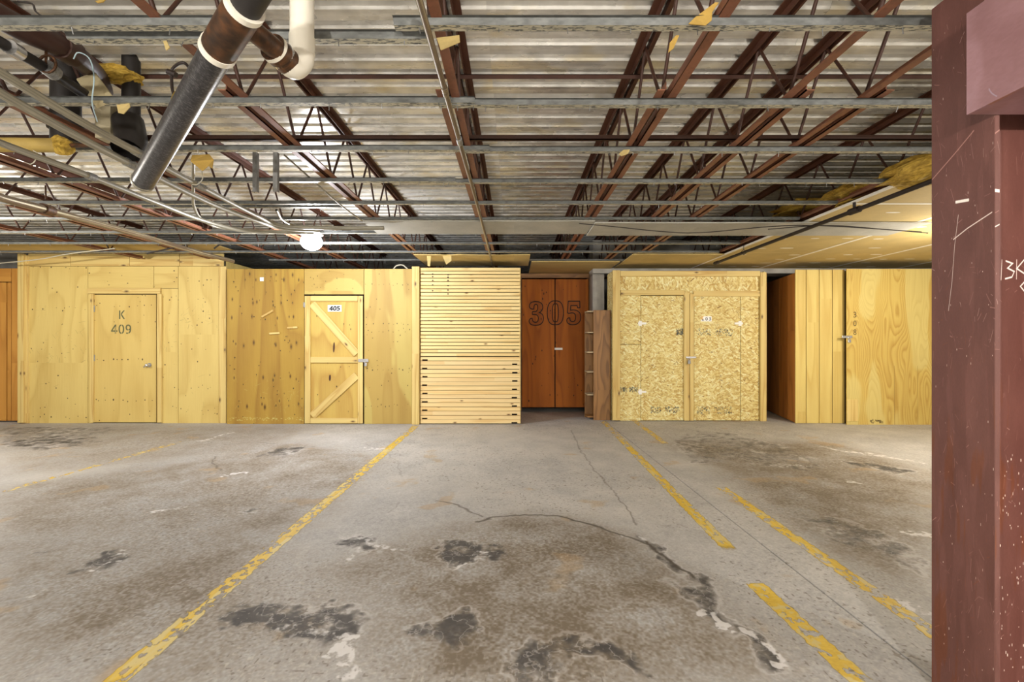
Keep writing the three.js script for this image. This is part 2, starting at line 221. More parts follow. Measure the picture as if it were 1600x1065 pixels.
const rustMat = std({ map: rustTex, roughness: 0.5, metalness: 0.3 });
const pvc = std({ color: 0xe9e4d4, roughness: 0.38 }), black = std({ color: 0x24201e, roughness: 0.55 }), darkPipe = std({ color: 0x3f2d26, map: galvTex2, roughness: 0.55 });
const brownPipe = std({ map: texture(128, 1024, (u, v) => { const m = step(0.6, 0.7, fbm(u * 6, v * 60, 3)), n = fbm(u * 4, v * 30 + 5, 3); return [mix(88 + n * 46, 186, m), mix(74 + n * 42, 176, m), mix(58 + n * 36, 140, m)]; }), roughness: 0.45, metalness: 0.3 });
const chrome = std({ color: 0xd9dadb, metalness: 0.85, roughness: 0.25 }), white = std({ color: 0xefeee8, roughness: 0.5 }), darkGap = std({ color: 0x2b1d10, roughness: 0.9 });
const batt = std({ map: texture(256, 256, (u, v) => { const n = fbm(u * 16, v * 16, 5); return [mix(120, 236, n), mix(92, 200, n), mix(24, 92, n)]; }), roughness: 1, side: THREE.DoubleSide });
const brass = std({ color: 0xb59a4a, metalness: 0.8, roughness: 0.35 });
const cableMat = std({ color: 0xb9b4a0, roughness: 0.6 }), cableDark = std({ color: 0x2c2622, roughness: 0.7 }), cableBlue = std({ color: 0x9fb6bc, roughness: 0.5 });

// ---------------------------------------------------------------- floor: two slabs either side of a sawn joint, stains and cracks as matter in the colour
const jointX = (d) => 1.65 - (d - 1.8) * 0.0265;
const FX0 = -9.2, FX1 = 8.4, FD0 = -3.6, FD1 = 12.4;
const MW = 1500, MH = 820, MX0 = -8.5, MX1 = 6.5, MD0 = 1.4, MD1 = 9.6;
function maskLayer(draw, blur) {
  const cv = document.createElement('canvas'); cv.width = MW; cv.height = MH; const g = cv.getContext('2d'); g.fillStyle = '#000'; g.fillRect(0, 0, MW, MH); g.fillStyle = g.strokeStyle = '#fff'; g.lineCap = g.lineJoin = 'round';
  const at = (px, py) => { const d = F * EYE / (py - CY), x = (px - CX) / F * d; return [(x - MX0) / (MX1 - MX0) * MW, (d - MD0) / (MD1 - MD0) * MH]; };
  const S = MW / (MX1 - MX0);
  const poly = (pts, a = 1) => { g.globalAlpha = a; g.beginPath(); pts.forEach((p, i) => { const q = at(...p); i ? g.lineTo(...q) : g.moveTo(...q); }); g.closePath(); g.fill(); };
  const line = (pts, wd, a = 1) => { g.globalAlpha = a; g.lineWidth = wd * S; g.beginPath(); pts.forEach((p, i) => { const q = at(...p); i ? g.lineTo(...q) : g.moveTo(...q); }); g.stroke(); };
  draw(poly, line);
  const src = g.getImageData(0, 0, MW, MH).data; let a = new Float32Array(MW * MH); for (let i = 0; i < a.length; i++) a[i] = src[i * 4] / 255;
  for (let pass = 0; pass < 2 && blur > 0; pass++) { const b = new Float32Array(a.length), R = blur, n = 2 * R + 1;
    for (let y = 0; y < MH; y++) { let s = 0; for (let x = -R; x <= R; x++) s += a[y * MW + clamp(x, 0, MW - 1)]; for (let x = 0; x < MW; x++) { b[y * MW + x] = s / n; s += a[y * MW + Math.min(MW - 1, x + R + 1)] - a[y * MW + Math.max(0, x - R)]; } }
    for (let x = 0; x < MW; x++) { let s = 0; for (let y = -R; y <= R; y++) s += b[clamp(y, 0, MH - 1) * MW + x]; for (let y = 0; y < MH; y++) { a[y * MW + x] = s / n; s += b[Math.min(MH - 1, y + R + 1) * MW + x] - b[Math.max(0, y - R) * MW + x]; } } }
  return (x, d) => { const fx = (x - MX0) / (MX1 - MX0) * MW - 0.5, fy = (d - MD0) / (MD1 - MD0) * MH - 0.5; if (fx < 0 || fy < 0 || fx > MW - 2 || fy > MH - 2) return 0; const xi = fx | 0, yi = fy | 0, u = fx - xi, v = fy - yi, i = yi * MW + xi; return mix(mix(a[i], a[i + 1], u), mix(a[i + MW], a[i + MW + 1], u), v); };
}
const maskDark = maskLayer((poly, line) => {                                                    // oily dark stains
  poly([[345, 965], [430, 945], [500, 945], [545, 955], [555, 985], [520, 1005], [470, 1000], [420, 985], [360, 975]], 0.95);
  poly([[640, 985], [690, 965], [740, 958], [745, 985], [705, 1010], [655, 1005]], 0.9); poly([[680, 850], [740, 845], [788, 850], [775, 878], [730, 885], [690, 872]], 0.85); poly([[536, 842], [575, 845], [580, 862], [545, 865]], 0.8);
  line([[1010, 845], [1050, 870], [1085, 900], [1110, 935]], 0.055, 0.8); line([[1085, 930], [1130, 960], [1165, 985], [1200, 1040]], 0.11, 0.6);
  line([[805, 1065], [800, 1035], [830, 1012], [900, 1005], [960, 1015], [1010, 1040]], 0.08, 0.9); poly([[830, 1020], [870, 1010], [880, 1060], [840, 1064]], 0.6);
  poly([[110, 885], [150, 870], [190, 858], [170, 885], [120, 897]], 0.8); line([[0, 882], [60, 865], [85, 862]], 0.04, 0.7); poly([[0, 690], [90, 680], [160, 690], [60, 705]], 0.35); poly([[400, 712], [440, 700], [490, 697], [450, 712]], 0.5); poly([[370, 800], [400, 793], [400, 803]], 0.5);
  poly([[1050, 690], [1090, 672], [1140, 675], [1240, 700], [1290, 730], [1250, 735], [1150, 720], [1080, 725]], 0.3); poly([[1330, 720], [1440, 735], [1420, 742], [1340, 728]], 0.6); poly([[1240, 800], [1330, 815], [1430, 850], [1455, 900], [1400, 880], [1300, 840]], 0.34);
  poly([[0, 665], [180, 668], [140, 690], [0, 700]], 0.3); poly([[430, 1000], [470, 1010], [480, 1020], [450, 1015]], 0.5); line([[900, 870], [960, 862], [1010, 880], [1060, 920]], 0.03, 0.5);
}, 3);
const maskDampTone = maskLayer((poly) => {                                                          // broad brown dirt film; added patches nearest the viewer darken the floor
  poly([[560, 870], [700, 825], [830, 805], [940, 815], [1010, 850], [1080, 900], [1130, 960], [1230, 1064], [640, 1064], [590, 1000], [600, 930]], 0.62); poly([[560, 1064], [700, 985], [900, 1000], [1020, 1064]], 0.75);
  poly([[0, 760], [300, 720], [470, 690], [600, 720], [440, 860], [200, 1000], [0, 1000]], 0.5); poly([[1040, 690], [1300, 690], [1455, 740], [1455, 950], [1250, 830], [1120, 730]], 0.6); poly([[0, 665], [500, 665], [420, 700], [0, 745]], 0.35); poly([[200, 1064], [470, 860], [600, 880], [520, 1064]], 0.35); poly([[0, 900], [330, 900], [420, 960], [330, 1064], [0, 1064]], 0.45); poly([[1140, 1064], [1200, 960], [1330, 1064]], 0.4);
}, 16);
const maskSalt = maskLayer((poly, line) => {                                                    // white salt crusts
  line([[715, 888], [735, 880], [745, 868], [765, 862], [760, 878], [740, 886], [725, 886]], 0.013, 1); line([[505, 1035], [540, 1000], [550, 1005], [535, 1040], [545, 1060]], 0.035, 0.9); line([[430, 985], [470, 975], [500, 985], [545, 1000]], 0.03, 0.5); line([[1110, 960], [1160, 980], [1190, 1000], [1215, 1045]], 0.07, 0.75); line([[1095, 955], [1130, 953], [1165, 962]], 0.02, 0.8);
  line([[536, 838], [570, 845], [580, 858]], 0.02, 0.8); line([[590, 855], [625, 862]], 0.04, 0.6); line([[350, 742], [390, 738]], 0.05, 0.6); line([[577, 698], [600, 702]], 0.08, 0.6); line([[230, 802], [290, 790]], 0.06, 0.6); line([[140, 895], [165, 880], [190, 860]], 0.03, 0.7); line([[55, 935], [75, 925]], 0.05, 0.5); line([[1280, 698], [1330, 705], [1400, 715], [1440, 725]], 0.06, 0.7); line([[1320, 750], [1360, 758]], 0.05, 0.5);
  line([[1200, 725], [1260, 728], [1290, 728]], 0.05, 0.5); line([[1420, 830], [1455, 835]], 0.1, 0.7); line([[1400, 940], [1455, 960]], 0.08, 0.6); line([[975, 840], [1015, 846]], 0.03, 0.5); line([[1130, 900], [1170, 910]], 0.03, 0.5); line([[520, 880], [560, 860]], 0.05, 0.5); line([[310, 690], [360, 675]], 0.08, 0.5);
}, 2);
const maskPale = maskLayer((poly) => { poly([[655, 665], [940, 665], [1140, 870], [1000, 830], [900, 805], [790, 800], [700, 780], [560, 760]], 0.8); poly([[0, 705], [250, 680], [330, 690], [100, 760], [0, 770]], 0.55); poly([[960, 665], [1020, 665], [1455, 1000], [1455, 1060], [1350, 1000]], 0.5); poly([[300, 760], [560, 700], [620, 700], [520, 840], [430, 880]], 0.35); poly([[1280, 790], [1455, 800], [1455, 830], [1330, 820]], 0.5); }, 14);
const maskCrack = maskLayer((poly, line) => {
  line([[745, 815], [775, 808], [820, 803], [870, 806], [930, 820], [965, 835], [1010, 848]], 0.016, 1); line([[1010, 845], [1050, 880], [1085, 905]], 0.02, 1); line([[892, 672], [905, 700], [930, 735], [965, 775], [995, 820]], 0.006, 0.9); line([[680, 782], [715, 788], [755, 808]], 0.012, 0.8); line([[345, 735], [330, 722], [340, 712]], 0.014, 0.6); line([[350, 695], [400, 690], [430, 693]], 0.01, 0.6); line([[600, 705], [622, 720], [625, 745]], 0.005, 0.6); line([[1024, 950], [1035, 985]], 0.006, 0.6); line([[470, 762], [540, 758]], 0.004, 0.5); line([[610, 800], [625, 785]], 0.006, 0.5);
}, 0);
function concreteAt(x, d) {
  const wx = x + (fbm(x * 5, d * 5, 3) - 0.5) * 0.2 + (fbm(x * 26 + 3, d * 26, 2) - 0.5) * 0.07, wd = d + (fbm(x * 5 + 40, d * 5 + 11, 3) - 0.5) * 0.2 + (fbm(x * 26 + 60, d * 26, 2) - 0.5) * 0.07;
  const big = fbm(x * 0.8 + 4, d * 0.8, 4) - 0.5, mid = fbm(x * 4.5 + 2, d * 4.5, 4) - 0.5, fine = noise(x * 130, d * 130) - 0.5, grit = noise(x * 55 + 9, d * 55) - 0.5;
  let r = 166 + big * 26 + mid * 26 + fine * 20 + grit * 15, g = r * 0.985, b = r * 0.965;
  const sm1 = maskDampTone(wx, wd), dk = maskDark(wx, wd), sl = maskSalt(wx, wd), pl = maskPale(wx, wd);
  const mixTo = (c, t) => { r = mix(r, c[0], t); g = mix(g, c[1], t); b = mix(b, c[2], t); };
  mixTo([188, 182, 172], pl * clamp(0.55 + mid * 0.9) * 0.75);
  const sand = noise(x * 90 + 7, d * 90 + 3) - 0.5; mixTo([108, 96, 80], clamp(sm1 * (0.92 + mid * 1.9 + grit * 0.7 + sand * 0.9)));
  const rdg = 1 - Math.abs(2 * fbm(x * 15 + 30, d * 15 + 50, 4) - 1);
  const rust = step(0.7, 0.8, fbm(x * 3.2 + 70, d * 3.2 + 3, 4)); mixTo([170, 136, 92], rust * 0.35);
  const dn = fbm(x * 16, d * 16, 4) - 0.5, dm = clamp(dk * (1.1 + dn * 3)); mixTo([60, 57, 55], step(0.08, 1.0, dm) * (0.8 + dn * 0.6)); mixTo([192, 188, 186], step(0.93, 0.985, rdg) * step(0.12, 0.4, dm) * 0.4); mixTo([196, 192, 190], step(0.05, 0.14, dm) * step(0.34, 0.2, dm) * step(0.5, 0.62, fbm(x * 3.1 + 20, d * 3.1, 3)) * 0.4);
  mixTo([150, 146, 142], step(0.95, 0.99, rdg) * clamp(sm1 - 0.2) * 0.5); mixTo([208, 205, 203], step(0.25, 0.7, sl * (1.15 + (fbm(x * 34 + 5, d * 34, 4) - 0.5) * 4.5)) * 0.85);
  const pit = step(0.79, 0.85, noise(x * 38 + 100, d * 38)); mixTo([104, 94, 80], pit * 0.18 * clamp(0.2 + sm1));
  const gr = noise(x * 72 + 11, d * 72 + 5), gz = step(0.4, 0.62, fbm(x * 1.3 + 15, d * 1.3 + 8, 3)); mixTo([92, 82, 70], step(0.8, 0.92, gr) * gz * 0.5); mixTo([198, 190, 178], step(0.2, 0.08, gr) * gz * 0.35);
  const cx = x + (fbm(x * 9, d * 9, 3) - 0.5) * 0.06, cd = d + (fbm(x * 9 + 31, d * 9, 3) - 0.5) * 0.06; mixTo([64, 57, 49], maskCrack(cx, cd) * 0.85);
  return [clamp(r, 0, 255), clamp(g, 0, 255), clamp(b, 0, 255)];
}
const floor = structGroup('floor');
function slab(xa, xb, da, db, w, h) {                       // xa or xb may be 'joint'
  const X = (v, d, s) => (v === 'joint' ? jointX(d) + s * 0.0045 : v);
  const us = typeof xa === 'number' ? xa : 1.3, ue = typeof xb === 'number' ? xb : 1.8, W = ue - us, T = 0.16;
  const t = texture(w, h, (u, v) => concreteAt(us + u * W, da + v * (db - da))); t.wrapS = t.wrapT = THREE.ClampToEdgeWrapping;
  const sh = [[X(xa, da, 1), da], [X(xb, da, -1), da], [X(xb, db, -1), db], [X(xa, db, 1), db]], pos = [], uv = [], idx = [];
  const quad = (q) => { const n = pos.length / 3; for (const [x, y, d] of q) { pos.push(x, y, -d); uv.push((x - us) / W, (d - da) / (db - da)); } idx.push(n, n + 1, n + 2, n, n + 2, n + 3); };
  quad(sh.map(([x, d]) => [x, 0, d])); quad([3, 2, 1, 0].map((i) => [sh[i][0], -T, sh[i][1]]));
  for (let i = 0; i < 4; i++) { const j = (i + 1) % 4; quad([[sh[i][0], -T, sh[i][1]], [sh[j][0], -T, sh[j][1]], [sh[j][0], 0, sh[j][1]], [sh[i][0], 0, sh[i][1]]]); }
  const g = new THREE.BufferGeometry(); g.setAttribute('position', new THREE.Float32BufferAttribute(pos, 3)); g.setAttribute('uv', new THREE.Float32BufferAttribute(uv, 2)); g.setIndex(idx); const gg = g.toNonIndexed(); gg.computeVertexNormals();
  part('slab', gg, std({ map: t, roughness: 0.72, bumpMap: t, bumpScale: 0.004 }), floor);
}
slab(-4.3, -1.3, 1.3, 4.3, 1280, 1280); slab(-1.3, 'joint', 1.3, 4.3, 1536, 1536); slab('joint', 4.6, 1.3, 4.3, 1280, 1024);
slab(FX0, -4.3, 1.3, 4.3, 512, 512); slab(4.6, FX1, 1.3, 4.3, 256, 256);
slab(FX0, 'joint', 4.3, FD1, 2048, 1536); slab('joint', FX1, 4.3, FD1, 1536, 1024); slab(FX0, 'joint', FD0, 1.3, 512, 256); slab('joint', FX1, FD0, 1.3, 256, 256);
struct('floor_subbase', plain(FX1 - FX0, 0.1, FD1 - FD0), std({ color: 0x35302a, roughness: 1 }), [(FX0 + FX1) / 2, -0.062, -(FD0 + FD1) / 2]);

// yellow parking lines: worn paint films on the slab
const paintTex = texture(128, 1024, (u, v) => { const n = fbm(u * 6, v * 60, 4), q = step(0.42, 0.66, fbm(u * 4 + 5, v * 26, 4)); return [mix(mix(214, 190, n), 196, q), mix(mix(182, 156, n), 178, q), mix(mix(66, 52, n), 118, q)]; });
function paintLine(a, b, wd, label, wear, seed) {
  const da = F * EYE / (a[1] - CY), db = F * EYE / (b[1] - CY), xa = (a[0] - CX) / F * da, xb = (b[0] - CX) / F * db, L = Math.hypot(xb - xa, db - da);
  const al = texture(64, 1024, (u, v) => { const y = v * L, e = Math.min(u, 1 - u) * wd, n = fbm(u * wd * 45 + seed, y * 30 + seed, 4), big = fbm(seed + u, y * 1.6 + seed, 3); const on = step(0.0, 0.07, n - 0.18 - wear(v) * 0.55 + (big - 0.5) * 0.45) * step(0.002, 0.012, e + (noise(u * 3 + seed, y * 40) - 0.5) * 0.012) * step(0, 0.02, Math.min(v, 1 - v) + (n - 0.5) * 0.01); const c = on * 255; return [c, c, c]; }, null, false);
  al.wrapS = al.wrapT = THREE.ClampToEdgeWrapping;
  const g = new THREE.PlaneGeometry(wd, L).rotateX(-Math.PI / 2), p = g.attributes.position, uv = g.attributes.uv; for (let i = 0; i < p.count; i++) uv.setXY(i, p.getX(i) / wd + 0.5, 0.5 - p.getZ(i) / L);
  const m = part('parking_line', g, std({ map: paintTex, alphaMap: al, transparent: true, roughness: 0.6 }), scene, [(xa + xb) / 2, 0.0007, -(da + db) / 2], [0, Math.atan2(-(xb - xa), db - da), 0]);
  tag(m, label, 'floor marking', 'yellow parking lines');
}
paintLine([150, 1090], [651, 664], 0.115, 'long worn yellow parking line running to the post left of the slatted screen', (v) => 0.3 + 0.22 * Math.sin(v * 9) ** 2, 3);
paintLine([0, 769], [285, 689], 0.1, 'faded yellow parking line in front of locker 409', (v) => 0.4 + 0.3 * v, 9);
paintLine([1360, 1078], [1178, 910], 0.115, 'short bright yellow parking stripe nearest the steel column', (v) => 0.34, 13);
paintLine([1142, 860], [942, 657], 0.105, 'yellow parking stripe leading to the brown shelf unit', (v) => 0.3 + 0.2 * v, 17);
paintLine([1480, 1004], [1125, 760], 0.11, 'pale yellow parking stripe right of the sawn floor joint', (v) => 0.42, 23);
paintLine([1040, 693], [990, 656], 0.1, 'short faint yellow stripe at the foot of locker 203', (v) => 0.42, 29);

// ---------------------------------------------------------------- walls round the garage
const HT = 3.3;
struct('wall_left', plain(0.2, HT, FD1 - FD0), concrete, [FX0 - 0.1, HT / 2, -(FD0 + FD1) / 2]);
struct('wall_right', plain(0.2, HT, FD1 - FD0), concrete, [FX1 + 0.1, HT / 2, -(FD0 + FD1) / 2]);
struct('wall_back', plain(FX1 - FX0 + 0.4, HT, 0.2), concrete, [(FX0 + FX1) / 2, HT / 2, -FD1 - 0.1]);
struct('wall_front', plain(FX1 - FX0 + 0.4, HT, 0.2), concrete, [(FX0 + FX1) / 2, HT / 2, -FD0 + 0.1]);
struct('wall_alcove', plain(0.2, 2.49, 0.36), concrete, [1.48, 1.245, -8.2]);
struct('trim_1', plain(FX1 - 1.38, 0.58, 0.4), concrete, [(FX1 + 1.38) / 2, EYE + 1.165 + 0.29, -8.2]).userData.label = 'grey concrete beam above lockers 203 and 308';

// ---------------------------------------------------------------- ceiling: corrugated deck sheets
const deckY = EYE + 1.8, ceiling = structGroup('ceiling');
{
  const pitch = 0.1524, prof = [], seg = [[0, 0], [0.088, 0], [0.1, 0.034], [0.126, 0.034]];
  for (let k = 0; k < 6; k++) for (const [z, y] of seg) prof.push([k * pitch + z, y]); prof.push([6 * pitch, 0]);
  const make = (L) => { const pos = [], uv = []; let s = 0; for (let i = 0; i + 1 < prof.length; i++) { const [z0, y0] = prof[i], [z1, y1] = prof[i + 1], l = Math.hypot(z1 - z0, y1 - y0), q = [[0, y0, -z0, s], [L, y0, -z0, s], [L, y1, -z1, s + l], [0, y1, -z1, s + l]]; for (const k of [0, 2, 1, 0, 3, 2]) { pos.push(q[k][0], q[k][1], q[k][2]); uv.push(q[k][0], q[k][3]); } s += l; } const g = new THREE.BufferGeometry(); g.setAttribute('position', new THREE.Float32BufferAttribute(pos, 3)); g.setAttribute('uv', new THREE.Float32BufferAttribute(uv, 2)); g.computeVertexNormals(); return g; };
  const xs = [FX0, -3.6, 1.72, FX1], gs = [0, 1, 2].map((i) => make(xs[i + 1] - xs[i] - 0.001));
  const mats = [deckMat, 1, 2].map((v, i) => { if (!i) return deckMat; const m = deckMat.clone(), f = i === 1 ? [0.97, 0.95, 0.9] : [1.03, 1.02, 1]; m.color.setRGB(...f); m.map = deckTex.clone(); m.map.offset.set(0.31 * i, 0.57 * i); return m; });
  let k = 0; for (let d = FD0; d < FD1; d += 6 * pitch) for (let i = 0; i < 3; i++) part('deck_sheet', gs[i], mats[(k++ * 7 + i) % 3], ceiling, [xs[i], deckY - (k % 2) * 0.0008, -d]);
  part('deck_slab', plain(FX1 - FX0, 0.1, FD1 - FD0 + 1), concrete, ceiling, [(FX0 + FX1) / 2, deckY + 0.1, -(FD0 + FD1) / 2]);
}

// ---------------------------------------------------------------- bar joists
function angle(L, leg, t, side) {           // an angle iron along z from 0 to -L, its back at x = 0, foot to +/- x at y = 0
  return merge([new THREE.BoxGeometry(leg, t, L).translate(side * leg / 2, t / 2, -L / 2), new THREE.BoxGeometry(t, leg, L).translate(side * t / 2, leg / 2, -L / 2)].map((g) => boxUV(g)));
}
function joist(X, label, breakSide, D1 = 9.7) {
  const db = 2.36, D0 = -0.9, L = D1 - D0, t = thing('bar_joist', label, 'joist', [X, EYE + 1.285, -D0], 'maroon open web joists');
  const b = breakSide;                                       // the angle on this side starts at distance db
  part('bottom_chord', angle(L, 0.045, 0.006, -b), joistMat, t, [-b * 0.014, 0, 0]);
  part('bottom_chord', angle(D1 - db, 0.045, 0.006, b), joistMat, t, [b * 0.014, 0, -(db - D0)]);
  const up = angle(L, 0.045, 0.006, 1); up.scale(1, -1, 1); up.index || up.attributes.position; const dn = angle(L, 0.045, 0.006, -1); dn.scale(1, -1, 1);
  for (const g of [up, dn]) { const p = g.attributes.position.array; for (let i = 0; i < p.length; i += 9) for (let k = 0; k < 3; k++) { const s = p[i + 3 + k]; p[i + 3 + k] = p[i + 6 + k]; p[i + 6 + k] = s; } g.computeVertexNormals(); }
  part('top_chord', up, topSteelShaded, t, [0.014, 0.514, 0]); part('top_chord', dn, topSteelShaded, t, [-0.014, 0.514, 0]);
  for (let k = 0, d = -0.51; d + 0.3 < D1; d += 0.3, k++) {
    const lo = 0.02, hi = 0.495, a = new THREE.Vector3(0, k % 2 ? hi : lo, -(d - D0)), c = new THREE.Vector3(0, k % 2 ? lo : hi, -(d + 0.3 - D0));
    part('web_bar', rod(a, c, 0.0095, 6), webMatShaded, t);
  }
  return t;
}
joist(-5.9, 'maroon bar joist over the far left, above the orange locker', -1, 7.26);
joist(-4.8, 'maroon bar joist second from the left edge of the ceiling', -1, 7.26);
joist(-3.69, 'maroon bar joist above the brown sprinkler pipe on the left', -1);
joist(-2.73, 'maroon bar joist crossing behind the big black wrapped pipe', -1);
joist(-1.465, 'maroon bar joist running over the glowing lamp towards the slatted screen', -1);
joist(-0.345, 'maroon bar joist down the middle, directly over the thin brown conduit', -1);
joist(0.8, 'maroon bar joist right of the middle one, over the brown doors 305', -1);
joist(1.49, 'maroon bar joist heading for locker 203, left of a close pair', 1);
joist(1.9, 'maroon bar joist heading for locker 203, right of a close pair', 1);
joist(3.06, 'maroon bar joist along the edge of the yellow plasterboard ceiling', 1);
for (const [h, lb] of [[1.735, 'upper'], [1.335, 'lower']]) {
  const m = part('bridging_bar', boxUV(merge([new THREE.BoxGeometry(11, 0.03, 0.005), new THREE.BoxGeometry(11, 0.005, 0.03).translate(0, lb === 'upper' ? 0.0125 : -0.0125, -0.0125)])), webMatShaded, scene, [-1.6, EYE + h, -3.02]);
  tag(m, `${lb} of the two shaded maroon bridging bars tying the joists together`, 'steel bar');
}

// ---------------------------------------------------------------- furring channels
const chH = 1.263;
function hat(L) {
  const w = 0.019, f = 0.03, y = 0.022, lip = 0.043, t = 0.0012, prof = [[-lip, y], [-f, y], [-w, 0], [w, 0], [f, y], [lip, y]], pos = [], uv = []; let s = 0;
  const strip = (o, flip) => { s = 0; for (let i = 0; i + 1 < prof.length; i++) { const [z0, y0] = prof[i], [z1, y1] = prof[i + 1], l = Math.hypot(z1 - z0, y1 - y0), q = [[-L / 2, y0 + o, -z0, s], [L / 2, y0 + o, -z0, s], [L / 2, y1 + o, -z1, s + l], [-L / 2, y1 + o, -z1, s + l]]; for (const k of flip ? [0, 1, 2, 0, 2, 3] : [0, 2, 1, 0, 3, 2]) { pos.push(...q[k].slice(0, 3)); uv.push(q[k][0] + o, q[k][3]); } s += l; } };
  strip(0, false); strip(t, true);
  const g = new THREE.BufferGeometry(); g.setAttribute('position', new THREE.Float32BufferAttribute(pos, 3)); g.setAttribute('uv', new THREE.Float32BufferAttribute(uv, 2)); g.computeVertexNormals(); return g;
}
function channel(x0, x1, d, label, dy = 0) {                  // x0, x1 in metres
  const t = thing('furring_channel', label, 'metal channel', [(x0 + x1) / 2, EYE + chH + dy, -d - 0.019], 'galvanised furring channels under the joists');
  part('hat_section', hat(x1 - x0), furringMat, t);
  const sc = [], r = rng(Math.round(d * 100)); for (let x = x0 + 0.1; x < x1; x += 0.13 + r() * 0.28) { const l = 0.012 + r() * 0.02; sc.push(rod(new THREE.Vector3(x - (x0 + x1) / 2, 0.004, (r() - 0.5) * 0.02), new THREE.Vector3(x - (x0 + x1) / 2 + (r() - 0.5) * 0.004, -l, (r() - 0.5) * 0.02), 0.0022, 5)); }
  const m = part('drywall_screws', merge(sc), galv, t); m.userData.kind = 'stuff';
}
const FE = 3.12;
channel(-8.6, PX(362, 1.838), 1.838, 'nearest metal channel, left length ending at the big black pipe');
channel(PX(105, 1.92), PX(672, 1.92), 1.918, 'nearest metal channel, middle length lapped just behind the others', -0.002);
channel(PX(615, 1.838), FE, 1.838, 'nearest metal channel, right length ending at the steel column');
channel(-8.6, PX(742, 2.44), 2.44, 'second metal channel from the viewer, left length'); channel(PX(684, 2.44), FE, 2.455, 'second metal channel from the viewer, right length', -0.003);
channel(-8.6, PX(765, 3.045), 3.045, 'third metal channel from the viewer, left length'); channel(PX(725, 3.045), FE, 3.06, 'third metal channel from the viewer, right length', -0.003);
channel(-8.6, PX(712, 3.65), 3.65, 'fourth metal channel from the viewer, left length'); channel(PX(680, 3.65), 3.0, 3.665, 'fourth metal channel from the viewer, right length', -0.003);
channel(-8.6, 3.0, 4.25, 'fifth metal channel from the viewer'); channel(PX(222, 4.36), PX(533, 4.36), 4.36, 'short lapped channel just behind the fifth one, above the lamp');
channel(-8.6, 3.0, 4.81, 'sixth metal channel from the viewer, along the front of the grey plasterboard strip', 0.002); channel(-8.6, 3.0, 5.42, 'seventh metal channel, along the back of the grey plasterboard strip', 0.002);
channel(-8.6, 2.97, 6.02, 'eighth metal channel, just behind the glowing lamp'); channel(-8.6, 2.97, 6.62, 'ninth metal channel from the viewer', 0.002); channel(-3.9, 1.79, 7.3, 'tenth metal channel, right above the tops of the lockers', 0.003);
// two metal stud drops and their track
{ const t = thing('stud_drop', 'pair of short upright metal studs hung between two channels above the lamp', 'metal stud', [PX(415, 3.6), EYE + 1.32, -3.6]);
  for (const px of [398, 430]) part('stud', boxUV(merge([new THREE.BoxGeometry(0.035, 0.31, 0.002), new THREE.BoxGeometry(0.002, 0.31, 0.03).translate(-0.0165, 0, -0.015), new THREE.BoxGeometry(0.002, 0.31, 0.03).translate(0.0165, 0, -0.015)])), galv, t, [PX(px, 3.6) - PX(415, 3.6), 0, 0]); }

// ---------------------------------------------------------------- plasterboard
function raggedSheet(x0, x1, d0, d1, t, rag, seed) {           // a sheet lying level, its near edge torn
  const sh = new THREE.Shape(), r = rng(seed), n = Math.max(4, Math.round((x1 - x0) / 0.06)); sh.moveTo(x0, -d1); for (let i = 0; i <= n; i++) { sh.lineTo(x0 + (x1 - x0) * i / n, -d0 - (rag ? (fbm(i * 0.35 + seed, seed, 3) - 0.3) * rag : 0)); } sh.lineTo(x1, -d1);
  const g = new THREE.ExtrudeGeometry(sh, { depth: t, bevelEnabled: false }); g.rotateX(-Math.PI / 2); g.scale(1, 1, -1);
  const p = g.attributes.position.array; for (let i = 0; i < p.length; i += 9) for (let k = 0; k < 3; k++) { const s = p[i + 3 + k]; p[i + 3 + k] = p[i + 6 + k]; p[i + 6 + k] = s; } g.computeVertexNormals();
  return boxUV(g);
}
const dropZ = (g) => g;
const plTop = EYE + chH - 0.0135;
{ const t = thing('plasterboard_ceiling', 'yellowish plasterboard ceiling with taped joints on the right, over locker 308', 'plasterboard', [3.1, plTop, 0]);
  const xs = [0, 1.17, 2.37, 3.57, 5.25], ds = [1.9, 4.2, 6.55, 8.0];
  for (let i = 0; i < 4; i++) for (let j = 0; j < 3; j++) {
    const w = xs[i + 1] - xs[i] - 0.003, l = ds[j + 1] - ds[j] - 0.004;
    const s = part('sheet', plain(w, 0.0125, l), drywallMat, t, [(xs[i] + xs[i + 1]) / 2, 0.006, -(ds[j] + ds[j + 1]) / 2]);
    const sp = [], r = rng(i * 7 + j); for (let a = 0; a < 4; a++) for (let b2 = 0; b2 < 3; b2++) { if (r() < 0.35) continue; const g = new THREE.CylinderGeometry(0.024 + r() * 0.016, 0.028 + r() * 0.016, 0.0012, 10); g.scale(1.7 + r(), 1, 0.7); g.translate(-w / 2 + (b2 + 0.5) * w / 3 + r() * 0.05, -0.0068, -l / 2 + (a + 0.5) * l / 4 + r() * 0.05); sp.push(g); }
    const m = part('filler_dab', merge(sp), mudMat, s); m.userData.kind = 'stuff';
  }
  for (let i = 1; i < 4; i++) part('joint_tape', plain(0.05, 0.0015, 6.0), mudMat, t, [xs[i], -0.0012, -4.95]);
  part('joint_tape', plain(5.25, 0.0015, 0.045), mudMat, t, [2.62, -0.0024, -4.2]);
  part('edge_strip', plain(0.03, 0.016, 6.1), gypsum, t, [-0.012, 0.004, -4.95]);
}
tag(part('plasterboard_sheet', raggedSheet(PX(566, 4.83), PX(930, 4.83) - 0.004, 4.82, 5.4, 0.0127, 0.02, 3), greyPaper, scene, [0, plTop - 0.001, 0]), 'narrow grey plasterboard strip under the channels, left length starting near the lamp', 'plasterboard');
